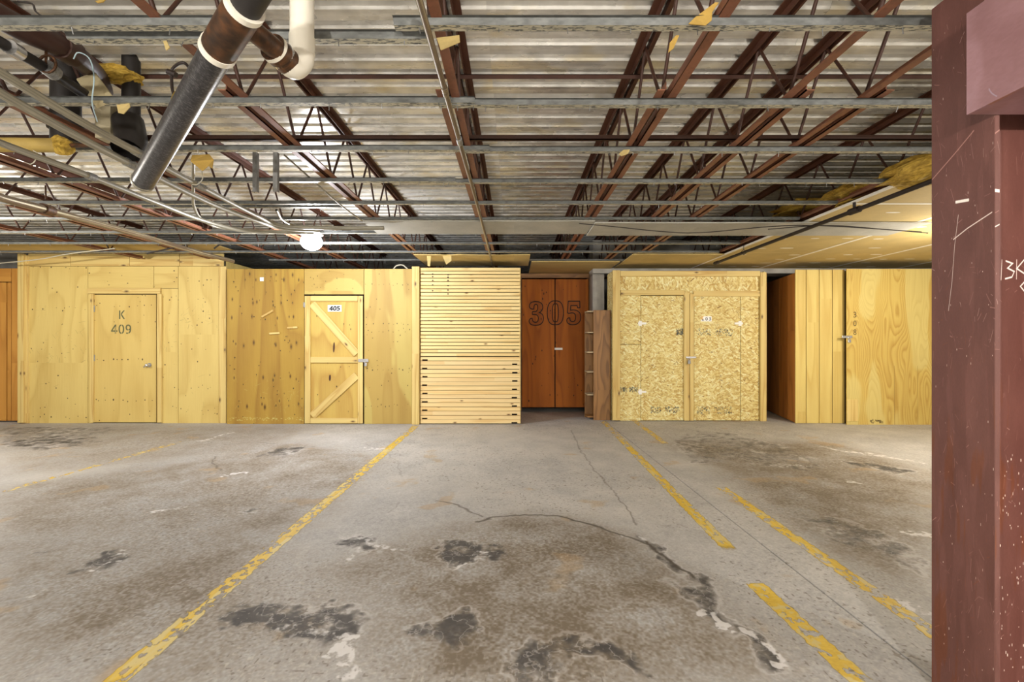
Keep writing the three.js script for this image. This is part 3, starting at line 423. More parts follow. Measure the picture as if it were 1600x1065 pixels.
tag(part('plasterboard_sheet', raggedSheet(PX(930, 4.83), 4.4, 4.82, 5.4, 0.0127, 0.01, 5), greyPaper, scene, [0, plTop - 0.02, 0]), 'narrow grey plasterboard strip under the channels, right length carrying a sagging dark wire', 'plasterboard');
{ const b = raggedSheet(-1.47, 0.24, 6.72, 7.7, 0.0127, 0.09, 8); tag(part('plasterboard_sheet', b, drywallMat, scene, [0, plTop - 0.002, 0]), 'torn plasterboard sheet above the slatted screen with a ragged white edge', 'plasterboard'); }
tag(part('plasterboard_sheet', raggedSheet(0.28, 1.69, 7.3, 8.6, 0.0127, 0.03, 12), drywallMat, scene, [0, plTop - 0.004, 0]), 'plasterboard sheet above the brown doors 305', 'plasterboard');
tag(part('plasterboard_sheet', raggedSheet(1.74, 3.07, 6.68, 7.98, 0.0127, 0.02, 15), drywallMat, scene, [0, plTop - 0.002, 0]), 'plasterboard sheet above locker 203, left of the taped ceiling', 'plasterboard');
tag(part('plasterboard_sheet', raggedSheet(-8.2, -4.35, 6.55, 7.2, 0.0127, 0.16, 21), drywallMat, scene, [0, EYE + 1.385, 0]), 'yellow plasterboard remnant above locker 409', 'plasterboard');
// torn paper scraps
function scrap(pts, mat, label, d) {           // a curled scrap: pixel outline at distance d, thickened and bent
  const sh = new THREE.Shape(), c = pts.reduce((a, p) => [a[0] + p[0] / pts.length, a[1] + p[1] / pts.length], [0, 0]), k = d / F; pts.forEach((p, i) => { const x = (p[0] - c[0]) * k, y = -(p[1] - c[1]) * k; i ? sh.lineTo(x, y) : sh.moveTo(x, y); });
  const g = new THREE.ExtrudeGeometry(sh, { depth: 0.004, bevelEnabled: false, curveSegments: 4 }), p = g.attributes.position; for (let i = 0; i < p.count; i++) p.setZ(i, p.getZ(i) + p.getX(i) * 0.25 - p.getY(i) * 0.5 + 3 * p.getX(i) ** 2); g.computeVertexNormals();
  const v = P(c[0], c[1], d); tag(part('paper_scrap', boxUV(g), mat, scene, [v.x, v.y, v.z]), label, 'paper scrap', 'torn scraps of plasterboard paper');
}
scrap([[1072, 44], [1085, 28], [1120, 0], [1124, 3], [1112, 20], [1108, 38], [1098, 47]], tornPaper, 'torn yellow paper scrap hanging on the nearest channel, right of the middle', 1.82);
scrap([[1041, 88], [1047, 66], [1058, 52], [1062, 54], [1050, 80]], tornPaper, 'thin yellow paper curl hanging just under the nearest channel', 1.86);
scrap([[681, 55], [718, 56], [720, 73], [690, 83]], tornPale, 'cream paper scrap stuck under the middle joist', 1.87);
scrap([[178, 161], [200, 160], [208, 170], [200, 182], [188, 178]], tornPale, 'pale torn paper scrap left of the big black pipe', 2.42);
scrap([[297, 240], [322, 238], [338, 252], [347, 272], [330, 262], [322, 270], [298, 252]], tornPaper, 'tan paper scrap right of the lower end of the big black pipe', 3.1);
scrap([[967, 240], [975, 233], [984, 234], [980, 242], [970, 245]], tornPale, 'small cream scrap on the third channel, right of the middle', 3.02);
scrap([[690, 397], [705, 397], [706, 408], [698, 414]], tornPale, 'small torn flap hanging above the slatted screen', 6.78);
scrap([[666, 397], [673, 397], [673, 417], [669, 416]], tornPale, 'narrow torn flap hanging above the top left of the slatted screen', 6.78);
scrap([[146, 0], [168, 0], [166, 7], [154, 6]], tornPaper, 'yellow paper scrap at the top edge left of the big black pipe', 2.2);
scrap([[250, 60], [256, 60], [272, 80], [267, 85]], tornPale, 'splinter of pale board hanging from the near channel by the big pipe', 1.9);

// ---------------------------------------------------------------- lamps
LAMPS.forEach(([x, y, z, cd, col, label], i) => {
  const t = thing('globe_lamp', label, 'lamp', [x, y, z], 'round ceiling lamps');
  part('base', new THREE.CylinderGeometry(0.14, 0.135, 0.03, 40), std({ color: 0xdcdad4, roughness: 0.4 }), t, [0, -0.015, 0]);
  if (y < 2.5) part('stem', rod(new THREE.Vector3(0, 0, 0), new THREE.Vector3(0, deckY - y, 0), 0.012, 10), galv, t);  // stem added so the unseen rear lamps hang low and light the deck
  const globe = new THREE.SphereGeometry(0.125, 32, 20); globe.scale(1, 0.8, 1);
  part('diffuser', globe, std({ color: 0xffffff, emissive: new THREE.Color(col), emissiveIntensity: 10, roughness: 0.5 }), t, [0, -0.115, 0]);
  const l = new THREE.PointLight(col, cd, 0, 2); l.position.set(0, -0.235, 0); l.castShadow = true; l.shadow.radius = 4; l.name = 'lamp_light'; t.add(l);
});

// ---------------------------------------------------------------- pipes and conduits
{ // big wrapped drain with its hubs
  const A = P(384, 8, 1.464), B = P(341, 78, 1.616), E = P(224, 283, 2.336), dir = E.clone().sub(A).normalize();
  const t = thing('wrapped_drain_pipe', 'big black wrapped drain pipe slanting down across the top left', 'pipe', [B.x, B.y, B.z]); const L = (v) => v.clone().sub(B);
  const g = rod(L(B), L(E), 0.05, 28); { const p = g.attributes.uv; for (let i = 0; i < p.count; i++) p.setXY(i, p.getX(i) * 2, p.getY(i) * 2); } part('barrel', g, wrapMat, t);
  part('hub', rod(L(A), L(B), 0.056, 28), rustMat, t);
  const ring = (q, r, w, m, nm) => part(nm, rod(L(q.clone().addScaledVector(dir, -w / 2)), L(q.clone().addScaledVector(dir, w / 2)), r, 28), m, t);
  ring(B, 0.0595, 0.024, pvc, 'band'); ring(A.clone().addScaledVector(dir, 0.01), 0.0595, 0.022, pvc, 'band'); ring(E, 0.0525, 0.02, conduitMat, 'end_ring'); ring(P(292, 162, 1.888), 0.0525, 0.02, brass, 'strap'); ring(P(236, 262, 2.240), 0.0515, 0.012, black, 'strap');
  part('upper_pipe', rod(L(A.clone().addScaledVector(dir, -0.7)), L(A), 0.048, 24), black, t);
  part('branch', rod(L(P(362, 20, 1.520)), L(P(432, 78, 1.696)), 0.036, 20), rustMat, t);
  const h = thing('pipe_hanger', 'bent dark rod hanger clasping the big black pipe', 'pipe hanger', [0, 0, 0]); part('loop', tube([P(293, 168, 1.840), P(272, 148, 1.864), P(268, 122, 1.888), P(270, 107, 1.888), P(287, 98, 1.872), P(300, 112, 1.920)], 0.006, 40, 6), darkPipe, h); part('nut', rod(P(262, 112, 1.888), P(275, 117, 1.888), 0.012, 6), darkPipe, h);
}
{ const O = P(472, 60, 1.840), L = (v) => v.clone().sub(O), t = thing('plastic_drain_pipe', 'white plastic drain pipe coming down through the deck with an elbow', 'pipe', [O.x, O.y, O.z]);
  part('riser', rod(L(new THREE.Vector3(O.x, deckY + 0.03, O.z)), L(P(472, 62, 1.840)), 0.0455, 28), pvc, t);
  part('socket', rod(L(P(472, 58, 1.840)), L(P(472, 86, 1.840)), 0.0485, 28), pvc, t);
  part('elbow', tube([L(P(472, 75, 1.840)), L(P(470, 95, 1.832)), L(P(458, 104, 1.800)), L(P(445, 92, 1.760)), L(P(432, 80, 1.720))], 0.0465, 24, 24), pvc, t);
  part('coupling', rod(L(P(449, 96, 1.776)), L(P(425, 73, 1.696)), 0.0505, 28), rustMat, t); part('clamp_band', rod(L(P(441, 88, 1.752)), L(P(437, 84, 1.736)), 0.0525, 28), chrome, t); part('clamp_band', rod(L(P(431, 79, 1.712)), L(P(427, 75, 1.700)), 0.0525, 28), pvc, t);
}
function pipe(name, label, cat, pts, r, mat, extra) { const O = pts[0], t = thing(name, label, cat, [O.x, O.y, O.z]); part('run', tube(pts.map((p) => p.clone().sub(O)), r, 48, 10), mat, t); if (extra) extra(t, (v) => v.clone().sub(O)); return t; }
const coll = (t, L, p, q, r, m = galv) => part('coupling', rod(L(p), L(q), r, 14), m, t);
pipe('conduit', 'upper of the three pale conduits running from the left edge to the lamp', 'conduit', [P(-60, 80, 1.900), P(0, 113, 2.033), P(110, 180, 2.375), P(215, 238, 2.831), P(330, 300, 3.657), P(400, 336, 4.370), P(440, 352, 4.750), P(520, 356, 4.893), P(600, 356, 4.940)], 0.021, conduitMat, (t, L) => { coll(t, L, P(208, 234, 2.803), P(222, 242, 2.869), 0.026); coll(t, L, P(305, 287, 3.439), P(318, 294, 3.534), 0.026); });
pipe('conduit', 'middle of the three pale conduits running from the left edge to the lamp', 'conduit', [P(-60, 108, 1.947), P(0, 145, 2.109), P(110, 207, 2.489), P(216, 262, 3.002), P(330, 318, 3.847), P(400, 344, 4.465), P(440, 356, 4.845), P(500, 360, 4.987)], 0.022, conduitMat, (t, L) => coll(t, L, P(196, 252, 2.897), P(210, 259, 2.964), 0.027));
pipe('conduit', 'lowest and palest of the three conduits on the left, bending to the lamp', 'conduit', [P(-60, 198, 2.375), P(0, 223, 2.584), P(140, 275, 3.135), P(240, 315, 3.752), P(310, 342, 4.370), P(370, 358, 4.797), P(430, 362, 5.035), P(490, 363, 5.130)], 0.021, conduitMat, (t, L) => coll(t, L, P(136, 273.5, 3.116), P(148, 278, 3.173), 0.026));
pipe('conduit', 'bent conduit dropping down beside the upright studs to the lamp', 'conduit', [P(302, 250, 3.325), P(302, 300, 3.800), P(303, 322, 4.132), P(315, 342, 4.465), P(345, 356, 4.797), P(420, 365, 5.082)], 0.012, conduitMat);
pipe('conduit', 'thin conduit bending down to the lamp from the fifth channel', 'conduit', [P(432, 328, 4.228), P(440, 342, 4.513), P(455, 350, 4.750), P(480, 354, 4.940), P(560, 355, 4.987)], 0.012, conduitMat);
pipe('conduit', 'thin straight wire conduit slanting above the lamp towards the grey strip', 'conduit', [P(444, 242, 3.420), P(530, 318, 3.990), P(566, 345, 4.484)], 0.007, conduitMat);
pipe('conduit', 'long thin brown conduit under the middle joist with drips of paint', 'conduit', [C(647, -28, 1.235), C(700, 158, 1.235), C(745, 317, 1.235), C(760, 375, 1.235), C(770, 416, 1.235)], 0.0135, brownPipe, (t, L) => { coll(t, L, C(694, 136, 1.235), C(697, 148, 1.235), 0.017, brownPipe); coll(t, L, C(717, 216, 1.235), C(719, 224, 1.235), 0.019, galv); });
pipe('sprinkler_pipe', 'brown sprinkler pipe slanting down on the left below the joists', 'pipe', [P(-40, 290, 3.0), P(0, 308, 3.25), P(75, 328, 3.7), P(200, 362, 4.9), P(300, 391, 6.1), P(364, 408, 6.95)], 0.03, brownPipe, (t, L) => { coll(t, L, P(66, 325.5, 3.64), P(80, 329.5, 3.74), 0.042, rustMat); part('hanger_rod', rod(L(P(72, 312, 3.7)), L(P(71, 290, 3.75)), 0.006, 6), rustMat, t); });
pipe('sprinkler_pipe', 'dark sprinkler pipe under the yellow plasterboard on the right', 'pipe', [C(1560, 243, 1.17), C(1455, 283, 1.17), C(1335, 329, 1.17), C(1200, 380, 1.17), C(1118, 411, 1.17)], 0.02, darkPipe, (t, L) => {
  coll(t, L, C(1343, 326, 1.17), C(1328, 331.5, 1.17), 0.03, darkPipe); const q = C(1335, 329, 1.17); part('sprinkler_head', rod(L(q), L(q.clone().add(new THREE.Vector3(0, 0.075, 0))), 0.013, 8), darkPipe, t); part('end_cap', rod(L(C(1122, 409.5, 1.17)), L(C(1117, 411.4, 1.17)), 0.028, 10), darkPipe, t);
  const c = C(1162, 394, 1.17); part('hanger_ring', new THREE.TorusGeometry(0.03, 0.004, 6, 16), darkPipe, t, L(c).toArray()); part('hanger_rod', rod(L(c).add(new THREE.Vector3(0, 0.03, 0)), L(c).add(new THREE.Vector3(0, 0.1, 0)), 0.004, 6), darkPipe, t);
});
pipe('insulated_pipe', 'black pipe with metal couplings at the upper left edge', 'pipe', [P(-50, 36, 1.95), P(0, 66, 2.05), P(60, 100, 2.2), P(140, 152, 2.5)], 0.026, black, (t, L) => { coll(t, L, P(14, 73, 2.07), P(30, 83, 2.12), 0.034, chrome); coll(t, L, P(72, 104, 2.22), P(86, 115, 2.27), 0.036, galv); part('hanger_rod', rod(L(P(72, 100, 2.22)), L(P(72, 60, 2.25)), 0.006, 6), rustMat, t); part('hanger_ring', new THREE.TorusGeometry(0.042, 0.006, 6, 18), rustMat, t, L(P(74, 100, 2.22)).toArray()); });
pipe('cast_iron_pipe', 'dark brown cast iron pipe bending down at the upper left', 'pipe', [P(-30, 10, 2.0), P(40, 48, 2.15), P(95, 72, 2.3), P(125, 92, 2.45), P(150, 118, 2.75), P(160, 140, 3.0)], 0.056, std({ color: 0x3a221a, roughness: 0.5 }), (t, L) => coll(t, L, P(88, 68, 2.28), P(112, 82, 2.38), 0.068, std({ color: 0x3f261c, roughness: 0.5 })));
{ const t = thing('stack_pipe', 'black vertical pipe with a boot, right of the yellow wrapped board', 'pipe', [PX(205, 2.95), EYE + 1.35, -2.95]); part('shaft', new THREE.CylinderGeometry(0.05, 0.05, 0.5, 18), black, t, [0, 0.25, 0]); part('elbow_boot', tube([new THREE.Vector3(-0.02, 0.06, 0), new THREE.Vector3(0.01, -0.02, 0.02), new THREE.Vector3(0.05, -0.1, 0.06), new THREE.Vector3(0.06, -0.17, 0.1)], 0.085, 16, 16), black, t); }
{ const t = thing('stack_pipe', 'black vertical pipe behind the two upper pale conduits at far left', 'pipe', [PX(103, 2.9), EYE + 1.25, -2.9]); part('shaft', new THREE.CylinderGeometry(0.075, 0.075, 0.56, 18), black, t, [0, 0.28, 0]); part('hub', new THREE.CylinderGeometry(0.09, 0.09, 0.09, 18), black, t, [0, 0.12, 0]); }
{ const v = P(150, 140, 2.5), t = thing('wrapped_board', 'yellowed paper-wrapped duct board leaning by the black pipes', 'board', [v.x, v.y, v.z]); const g = part('board', bx(0.1, 0.3, 0.025), std({ map: greyTex, color: 0xfff0c8, roughness: 0.9 }), t); g.rotation.set(-0.5, 0, 0.72); }
{ const v = P(170, 188, 2.95), t = thing('duct_box', 'pale square plaster box behind the crossing conduits', 'duct', [v.x, v.y, v.z]); part('casing', bx(0.1, 0.26, 0.09), std({ map: greyTex, color: 0xfff4d8, roughness: 0.9 }), t, [0, 0, 0]); }
{ const a = P(-20, 226, 2.74), b = P(98, 227, 2.86), t = thing('insulated_stub', 'yellow foil-wrapped pipe stub pointing right at the left edge', 'pipe', [a.x, a.y, a.z]); part('wrap', rod(new THREE.Vector3(), b.clone().sub(a), 0.042, 18), std({ map: paperTex, color: 0xe6d69a, roughness: 0.7 }), t); const e = b.clone().sub(a); part('torn_end', blob(0.052, 5, 0.4), batt, t, e.toArray()); part('core', rod(e, e.clone().add(new THREE.Vector3(0.22, 0, 0)), 0.014, 8), rustMat, t); }
function blob(r, seed, rough = 0.5) { const g = new THREE.IcosahedronGeometry(r, 3), p = g.attributes.position; for (let i = 0; i < p.count; i++) { const x = p.getX(i) / r, y = p.getY(i) / r, z = p.getZ(i) / r, k = 1 - rough * 0.5 + rough * fbm(x * 3.4 + seed + z * 2.7, y * 3.4 + z * 2.3 + seed, 4) * 1.6; p.setXYZ(i, x * r * k, y * r * k, z * r * k); } g.computeVertexNormals(); return boxUV(g, { s: 4 }); }
function insulation(px, py, d, r, sc, label, seed) { const v = P(px, py, d), g = blob(r, seed, 0.8); g.scale(...sc); tag(part('insulation_batt', g, batt, scene, [v.x, v.y, v.z]), label, 'insulation', 'yellow glass wool insulation'); }
insulation(176, 116, 2.9, 0.085, [1.3, 0.55, 0.7], 'tuft of yellow glass wool above the black pipes at upper left', 3);
insulation(203, 122, 2.95, 0.06, [1, 0.7, 0.7], 'small tuft of yellow glass wool beside the black vertical pipe', 6);
insulation(1446, 262, 3.45, 0.15, [1.1, 0.5, 2.2], 'large yellow glass wool batt over the plasterboard next to the steel column', 9);
insulation(1335, 305, 4.3, 0.16, [1.3, 0.45, 1.8], 'yellow glass wool batt on the plasterboard edge, middle of three', 12);
insulation(1270, 328, 5.1, 0.17, [1.8, 0.4, 1.6], 'yellow glass wool batt on the plasterboard edge, farthest of three', 15);
for (const [pts, r, m, lb] of [
  [[P(115, 92, 2.3), P(122, 82, 2.3), P(140, 92, 2.3), P(147, 122, 2.3), P(144, 160, 2.35), P(152, 190, 2.45)], 0.003, cableBlue, 'thin pale blue cable looping down at upper left'],
  [[P(28, 2, 2.0), P(50, 6, 2.0), P(56, 18, 2.0), P(70, 28, 2.0)], 0.004, cableDark, 'black cable dangling at the top left corner'],
  [[P(-10, 412, 6.9), P(60, 405, 6.8), P(110, 396, 6.6), P(180, 388, 6.5)], 0.008, cableMat, 'pale cable slung across the top of locker 409'],
  [[P(905, 349, 4.78), P(960, 354, 4.8), P(1040, 362, 4.85), P(1100, 363, 4.85), P(1250, 352, 4.8), P(1440, 362, 4.8)], 0.005, cableDark, 'dark wire sagging along the grey plasterboard strip'],
  [[P(1200, 358, 4.78), P(1290, 352, 4.78), P(1380, 358, 4.78), P(1450, 364, 4.78)], 0.005, cableDark, 'second dark wire on the right of the grey plasterboard strip'],
  [[P(615, 420, 7.4), P(620, 415, 7.4), P(629, 414, 7.4), P(637, 420, 7.4)], 0.012, cableMat, 'loop of pale hose showing above the top of locker 405'],
  [[P(230, 396, 6.5), P(300, 380, 6.3), P(330, 372, 6.2), P(345, 378, 6.2), P(335, 388, 6.3)], 0.012, cableDark, 'tangle of dark cable above locker 409'],
  [[P(314, 262, 3.3), P(316, 270, 3.3), P(316, 280, 3.3), P(308, 288, 3.3), P(300, 288, 3.3)], 0.003, cableMat, 'small wire loop tied round the pale conduits'],
  [[P(52, 235, 2.8), P(58, 240, 2.8), P(54, 252, 2.8), P(47, 257, 2.8)], 0.003, cableMat, 'white string tied on the lowest pale conduit'],
]) tag(part('cable', tube(pts, r, 40, 6), m, scene), lb, 'cable');

// ---------------------------------------------------------------- steel column and beam on the right
{ const X = 1.6, dn = 1.524, df = 1.757, dc = (dn + df) / 2, H = 2.6, t = thing('steel_column', 'tall maroon steel column with scratches and chalk marks at the right edge', 'column', [X, 0, -dc]);
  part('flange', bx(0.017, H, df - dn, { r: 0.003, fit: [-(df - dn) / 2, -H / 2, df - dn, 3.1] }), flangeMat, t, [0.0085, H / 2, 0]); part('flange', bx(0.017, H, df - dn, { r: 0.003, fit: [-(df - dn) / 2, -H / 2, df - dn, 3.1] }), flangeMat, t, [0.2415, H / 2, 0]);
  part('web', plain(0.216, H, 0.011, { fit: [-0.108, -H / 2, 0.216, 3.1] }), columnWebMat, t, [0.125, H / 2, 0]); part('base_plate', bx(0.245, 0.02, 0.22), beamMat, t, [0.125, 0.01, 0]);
  const b = thing('steel_beam', 'maroon steel beam end bearing against the column at the top right', 'beam', [1.501, EYE + 0.746, -dn]), h = 0.337, w = 0.34, l = 3.4;
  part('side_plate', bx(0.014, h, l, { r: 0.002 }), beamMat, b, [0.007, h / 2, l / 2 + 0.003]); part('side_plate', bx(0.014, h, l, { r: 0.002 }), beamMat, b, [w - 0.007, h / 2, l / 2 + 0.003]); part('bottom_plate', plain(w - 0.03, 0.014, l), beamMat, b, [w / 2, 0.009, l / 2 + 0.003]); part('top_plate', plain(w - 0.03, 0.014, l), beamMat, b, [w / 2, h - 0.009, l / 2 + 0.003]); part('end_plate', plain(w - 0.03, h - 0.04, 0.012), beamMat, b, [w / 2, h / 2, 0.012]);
}

// ---------------------------------------------------------------- lockers along the back
function sides(t, x0, x1, d, back, top, mat) { // side walls and roofless body behind a front
  const q = t.position; for (const x of [x0 + 0.012, x1 - 0.012]) part('side_panel', plain(0.018, top, back - d - 0.06, { s: 1 }), mat, t, [x - q.x, top / 2, -(d + 0.05 + back) / 2 - q.z]);
  part('back_panel', plain(x1 - x0, top, 0.018), mat, t, [(x0 + x1) / 2 - q.x, top / 2, -back - q.z]);
}
{ // far left, orange
  const d = 7.45, x0 = PX(-60, d), x1 = PX(29, d), t = thing('storage_locker', 'orange-brown wooden locker cut off by the left edge', 'locker', [(x0 + x1) / 2, 0, -d]);
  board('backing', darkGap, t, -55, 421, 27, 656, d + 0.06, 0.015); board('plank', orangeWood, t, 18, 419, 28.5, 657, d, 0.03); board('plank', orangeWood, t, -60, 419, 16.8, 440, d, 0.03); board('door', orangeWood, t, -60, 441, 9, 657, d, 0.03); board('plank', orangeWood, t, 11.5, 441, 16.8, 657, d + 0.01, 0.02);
  sides(t, x0, x1 - 0.02, d, 9.6, 2.4, orangeWood);
}
{ // 409
  const d = 7.35, x0 = PX(27, d), x1 = PX(354.5, d), t = thing('storage_locker', 'tall plywood locker with a closed door stencilled K 409', 'locker', [(x0 + x1) / 2, 0, -d]), pn = (a, b, c, e, dd = d, th = 0.016) => board('plywood_panel', ply409, t, a, b, c, e, dd, th, { s: 1 / 2.4, r: 0.002 });
  board('post', pine[0], t, 27, 396, 36, 660.5, d - 0.06, 0.05); board('post', pine[1], t, 38, 398, 44, 661, d - 0.02, 0.04);
  pn(36.5, 416, 137, 661); pn(137.6, 416, 240, 450); pn(137.6, 450.5, 144, 661); pn(252, 450.5, 278, 661); pn(240.6, 416, 278, 450); pn(278.6, 416, 343, 661);
  for (const [a, b] of [[44, 110], [110.5, 202], [202.5, 280], [280.5, 349]]) board('header_board', pine[2], t, a, 396, b, 415.4, d - 0.008, 0.024);
  board('corner_batten', pine[0], t, 342, 415.8, 353.5, 661, d - 0.022, 0.022, { r: 0.003 });
  board('door_trim', pine[1], t, 136, 450, 250, 458.5, d - 0.035, 0.035); board('door_trim', pine[0], t, 140.5, 458.8, 145.6, 660, d - 0.02, 0.03); board('door_trim', pine[2], t, 245, 458.8, 252, 660, d - 0.035, 0.035);
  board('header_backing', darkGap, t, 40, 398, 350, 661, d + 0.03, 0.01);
  const dr = new THREE.Group(); dr.name = 'door'; t.add(dr); board('door_leaf', ply409door, dr, 147, 460, 244, 659.5, d + 0.004, 0.02, { fit: 1 });
  for (const py of [482, 559]) board('hinge', galv, dr, 144.6, py - 5, 147.6, py + 5, d - 0.01, 0.012);
  const hx = PX(234, d) - t.position.x, hy = PY(570, d), knob = part('door_handle', merge([rod(new THREE.Vector3(0, 0, 0), new THREE.Vector3(0, 0, 0.012), 0.034, 18), rod(new THREE.Vector3(0, 0, 0), new THREE.Vector3(0, 0, 0.05), 0.012, 12), new THREE.SphereGeometry(0.028, 16, 12).translate(0, 0, 0.06), rod(new THREE.Vector3(-0.07, -0.03, 0.03), new THREE.Vector3(0.02, 0.005, 0.04), 0.012, 8)]), chrome, dr, [hx, hy, 0.0]);
  sides(t, x0 + 0.1, x1 - 0.03, d, 9.6, 2.6, ply409);
}
{ // 405
  const d = 7.28, x0 = PX(354, d), x1 = PX(645, d), t = thing('storage_locker', 'knotty plywood locker with a diagonally braced door numbered 405', 'locker', [(x0 + x1) / 2, 0, -d]);
  board('plywood_panel', ply405dark, t, 354.5, 420, 475, 662, d, 0.018, { fit: 1 }); board('plywood_panel', ply405, t, 569, 420, 643.5, 662, d, 0.018, { fit: 1 }); board('plywood_panel', ply405, t, 475.6, 420, 568.4, 459.6, d, 0.018, { s: 1 / 1.2, r: 0.002 });
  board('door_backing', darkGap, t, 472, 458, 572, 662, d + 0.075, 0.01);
  const dr = new THREE.Group(); dr.name = 'door'; t.add(dr);
  board('door_leaf', ply405door, dr, 477, 463, 566.5, 661.4, d + 0.005, 0.018, { fit: 1 });
  const dz = d - 0.02, th = 0.024; board('frame_board', pine[0], dr, 475.8, 462, 484.6, 661.5, dz, th); board('frame_board', pine[1], dr, 559, 462, 566.8, 661.5, dz, th); board('frame_board', pine[2], dr, 485, 462, 558.7, 470.7, dz, th); board('frame_board', pine[0], dr, 485, 557.5, 558.7, 566.5, dz, th); board('frame_board', pine[1], dr, 485, 653, 558.7, 661.5, dz, th);
  const brace = (ax, ay, bx2, by, m) => { const A = P(ax, ay, dz), B = P(bx2, by, dz), L = A.distanceTo(B), g = part('brace', bx(L, 0.12, th - 0.005, { swap: true }), m, dr, [(A.x + B.x) / 2 - t.position.x, (A.y + B.y) / 2, -dz - th / 2 + d - 0.002]); g.rotation.z = Math.atan2(B.y - A.y, B.x - A.x); };
  brace(487, 474, 557, 553, pine[1]); brace(487, 650, 557, 586, pine[0]);
  const sg = texture(256, 128, () => [238, 238, 234], (g, w, h) => { g.fillStyle = '#14161c'; g.font = 'bold 122px sans-serif'; g.textAlign = 'center'; g.lineWidth = 7; g.strokeStyle = '#14161c'; g.translate(w / 2, 107); g.transform(1, 0, -0.12, 1, 0, 0); g.fillText('405', 0, 0); g.strokeText('405', 0, 0); }); board('number_plate', std({ map: sg, roughness: 0.5 }), dr, 512, 476.5, 533.5, 486.5, d - 0.003, 0.006, { fit: 1, r: 0.001 });
  board('hasp', chrome, dr, 559.5, 560.5, 575.5, 565.5, dz - 0.012, 0.01); const px = PX(573, d) - t.position.x; part('padlock', merge([bx(0.04, 0.05, 0.025).translate(0, -0.03, 0), new THREE.TorusGeometry(0.016, 0.004, 6, 14).translate(0, 0, 0)].map((g) => { const q = g.index ? g.toNonIndexed() : g; return q; })), chrome, dr, [px, PY(566, d), 0.05]); board('hinge', galv, dr, 473.6, 472, 476.6, 480, dz - 0.004, 0.01);
  for (const [ax, ay, bx2, by, nm] of [[409, 495, 427, 485, 1], [421, 521, 437, 520, 1], [449, 512, 465, 511, 1]]) { const A = P(ax, ay, d - 0.012), B = P(bx2, by, d - 0.012), L = A.distanceTo(B), g = part('wood_cleat', bx(L, 0.03, 0.024, { swap: true }), pine[2], t, [(A.x + B.x) / 2 - t.position.x, (A.y + B.y) / 2, 0.012]); g.rotation.z = Math.atan2(B.y - A.y, B.x - A.x); }
  board('paper_tag', white, t, 406, 433, 412, 439, d - 0.003, 0.003);
  sides(t, x0 + 0.06, x1 - 0.03, d, 9.6, 2.4, orangeWood);
}
tag(board('corner_post', pine[1], scene, 643.5, 416, 655, 663, 7.22, 0.085), 'pale timber post between locker 405 and the slatted screen', 'post');
{ // slatted screen
  const d = 7.26, x0 = 656.5, x1 = 813, t = thing('slatted_screen', 'screen of stacked horizontal pale timber slats left of doors 305', 'screen', [PX(735, d), 0, -d]);
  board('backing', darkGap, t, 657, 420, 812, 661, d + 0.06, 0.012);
  const r = rng(19); let y = 418; for (let i = 0; i < 25; i++) { const h = 139 / 25, j = r(); board('slat', slatMat[i % 4], t, x0 + r() * 0.8, y, x1 - r() * 0.6, y + h - 0.75 - j * 0.35, d - r() * 0.004, 0.045, { r: 0.004, swap: true }); y += h; }
  for (let i = 0; i < 16; i++) {                                  // every lower slat is notched at one end, left and right in turn
    const h = 104.5 / 16, k = d / F, w = (x1 - x0 - 0.6) * k, hh = (h - 0.45 - r() * 0.5) * k, nd = 2.1 * k, a = (2 + r()) * k, e = (10.5 + r()) * k, sh = new THREE.Shape();
    sh.moveTo(0, 0); if (i % 2 === 0) { sh.lineTo(a, 0); sh.lineTo(a, nd); sh.lineTo(e, nd); sh.lineTo(e, 0); sh.lineTo(w, 0); } else { sh.lineTo(w - e - 2 * k, 0); sh.lineTo(w - e - 2 * k, nd); sh.lineTo(w - a - 2 * k, nd); sh.lineTo(w - a - 2 * k, 0); sh.lineTo(w, 0); } sh.lineTo(w, hh); sh.lineTo(0, hh);
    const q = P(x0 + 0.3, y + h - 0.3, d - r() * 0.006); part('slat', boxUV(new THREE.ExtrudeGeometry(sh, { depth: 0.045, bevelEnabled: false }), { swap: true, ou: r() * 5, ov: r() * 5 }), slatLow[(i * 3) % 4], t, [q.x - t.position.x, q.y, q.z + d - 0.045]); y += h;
  }
  board('edge_board', pine[2], t, 811, 418, 813.6, 661.5, d + 0.046, 0.09); const nl = []; for (const [px, py] of [[676, 428], [676, 432], [676, 438], [676, 445], [676, 454], [700, 429], [700, 433], [700, 438], [700, 446], [700, 453], [700, 459]]) nl.push(rod(P(px, py, d + 0.01).sub(t.position), P(px, py, d - 0.008).sub(t.position), 0.011, 8)); const m = part('nail_heads', merge(nl), black, t); m.userData.kind = 'stuff';
  part('side_panel', plain(0.018, 2.4, 1.0), sideMat, t, [PX(811, d) - t.position.x, 1.2, -0.65]);
}
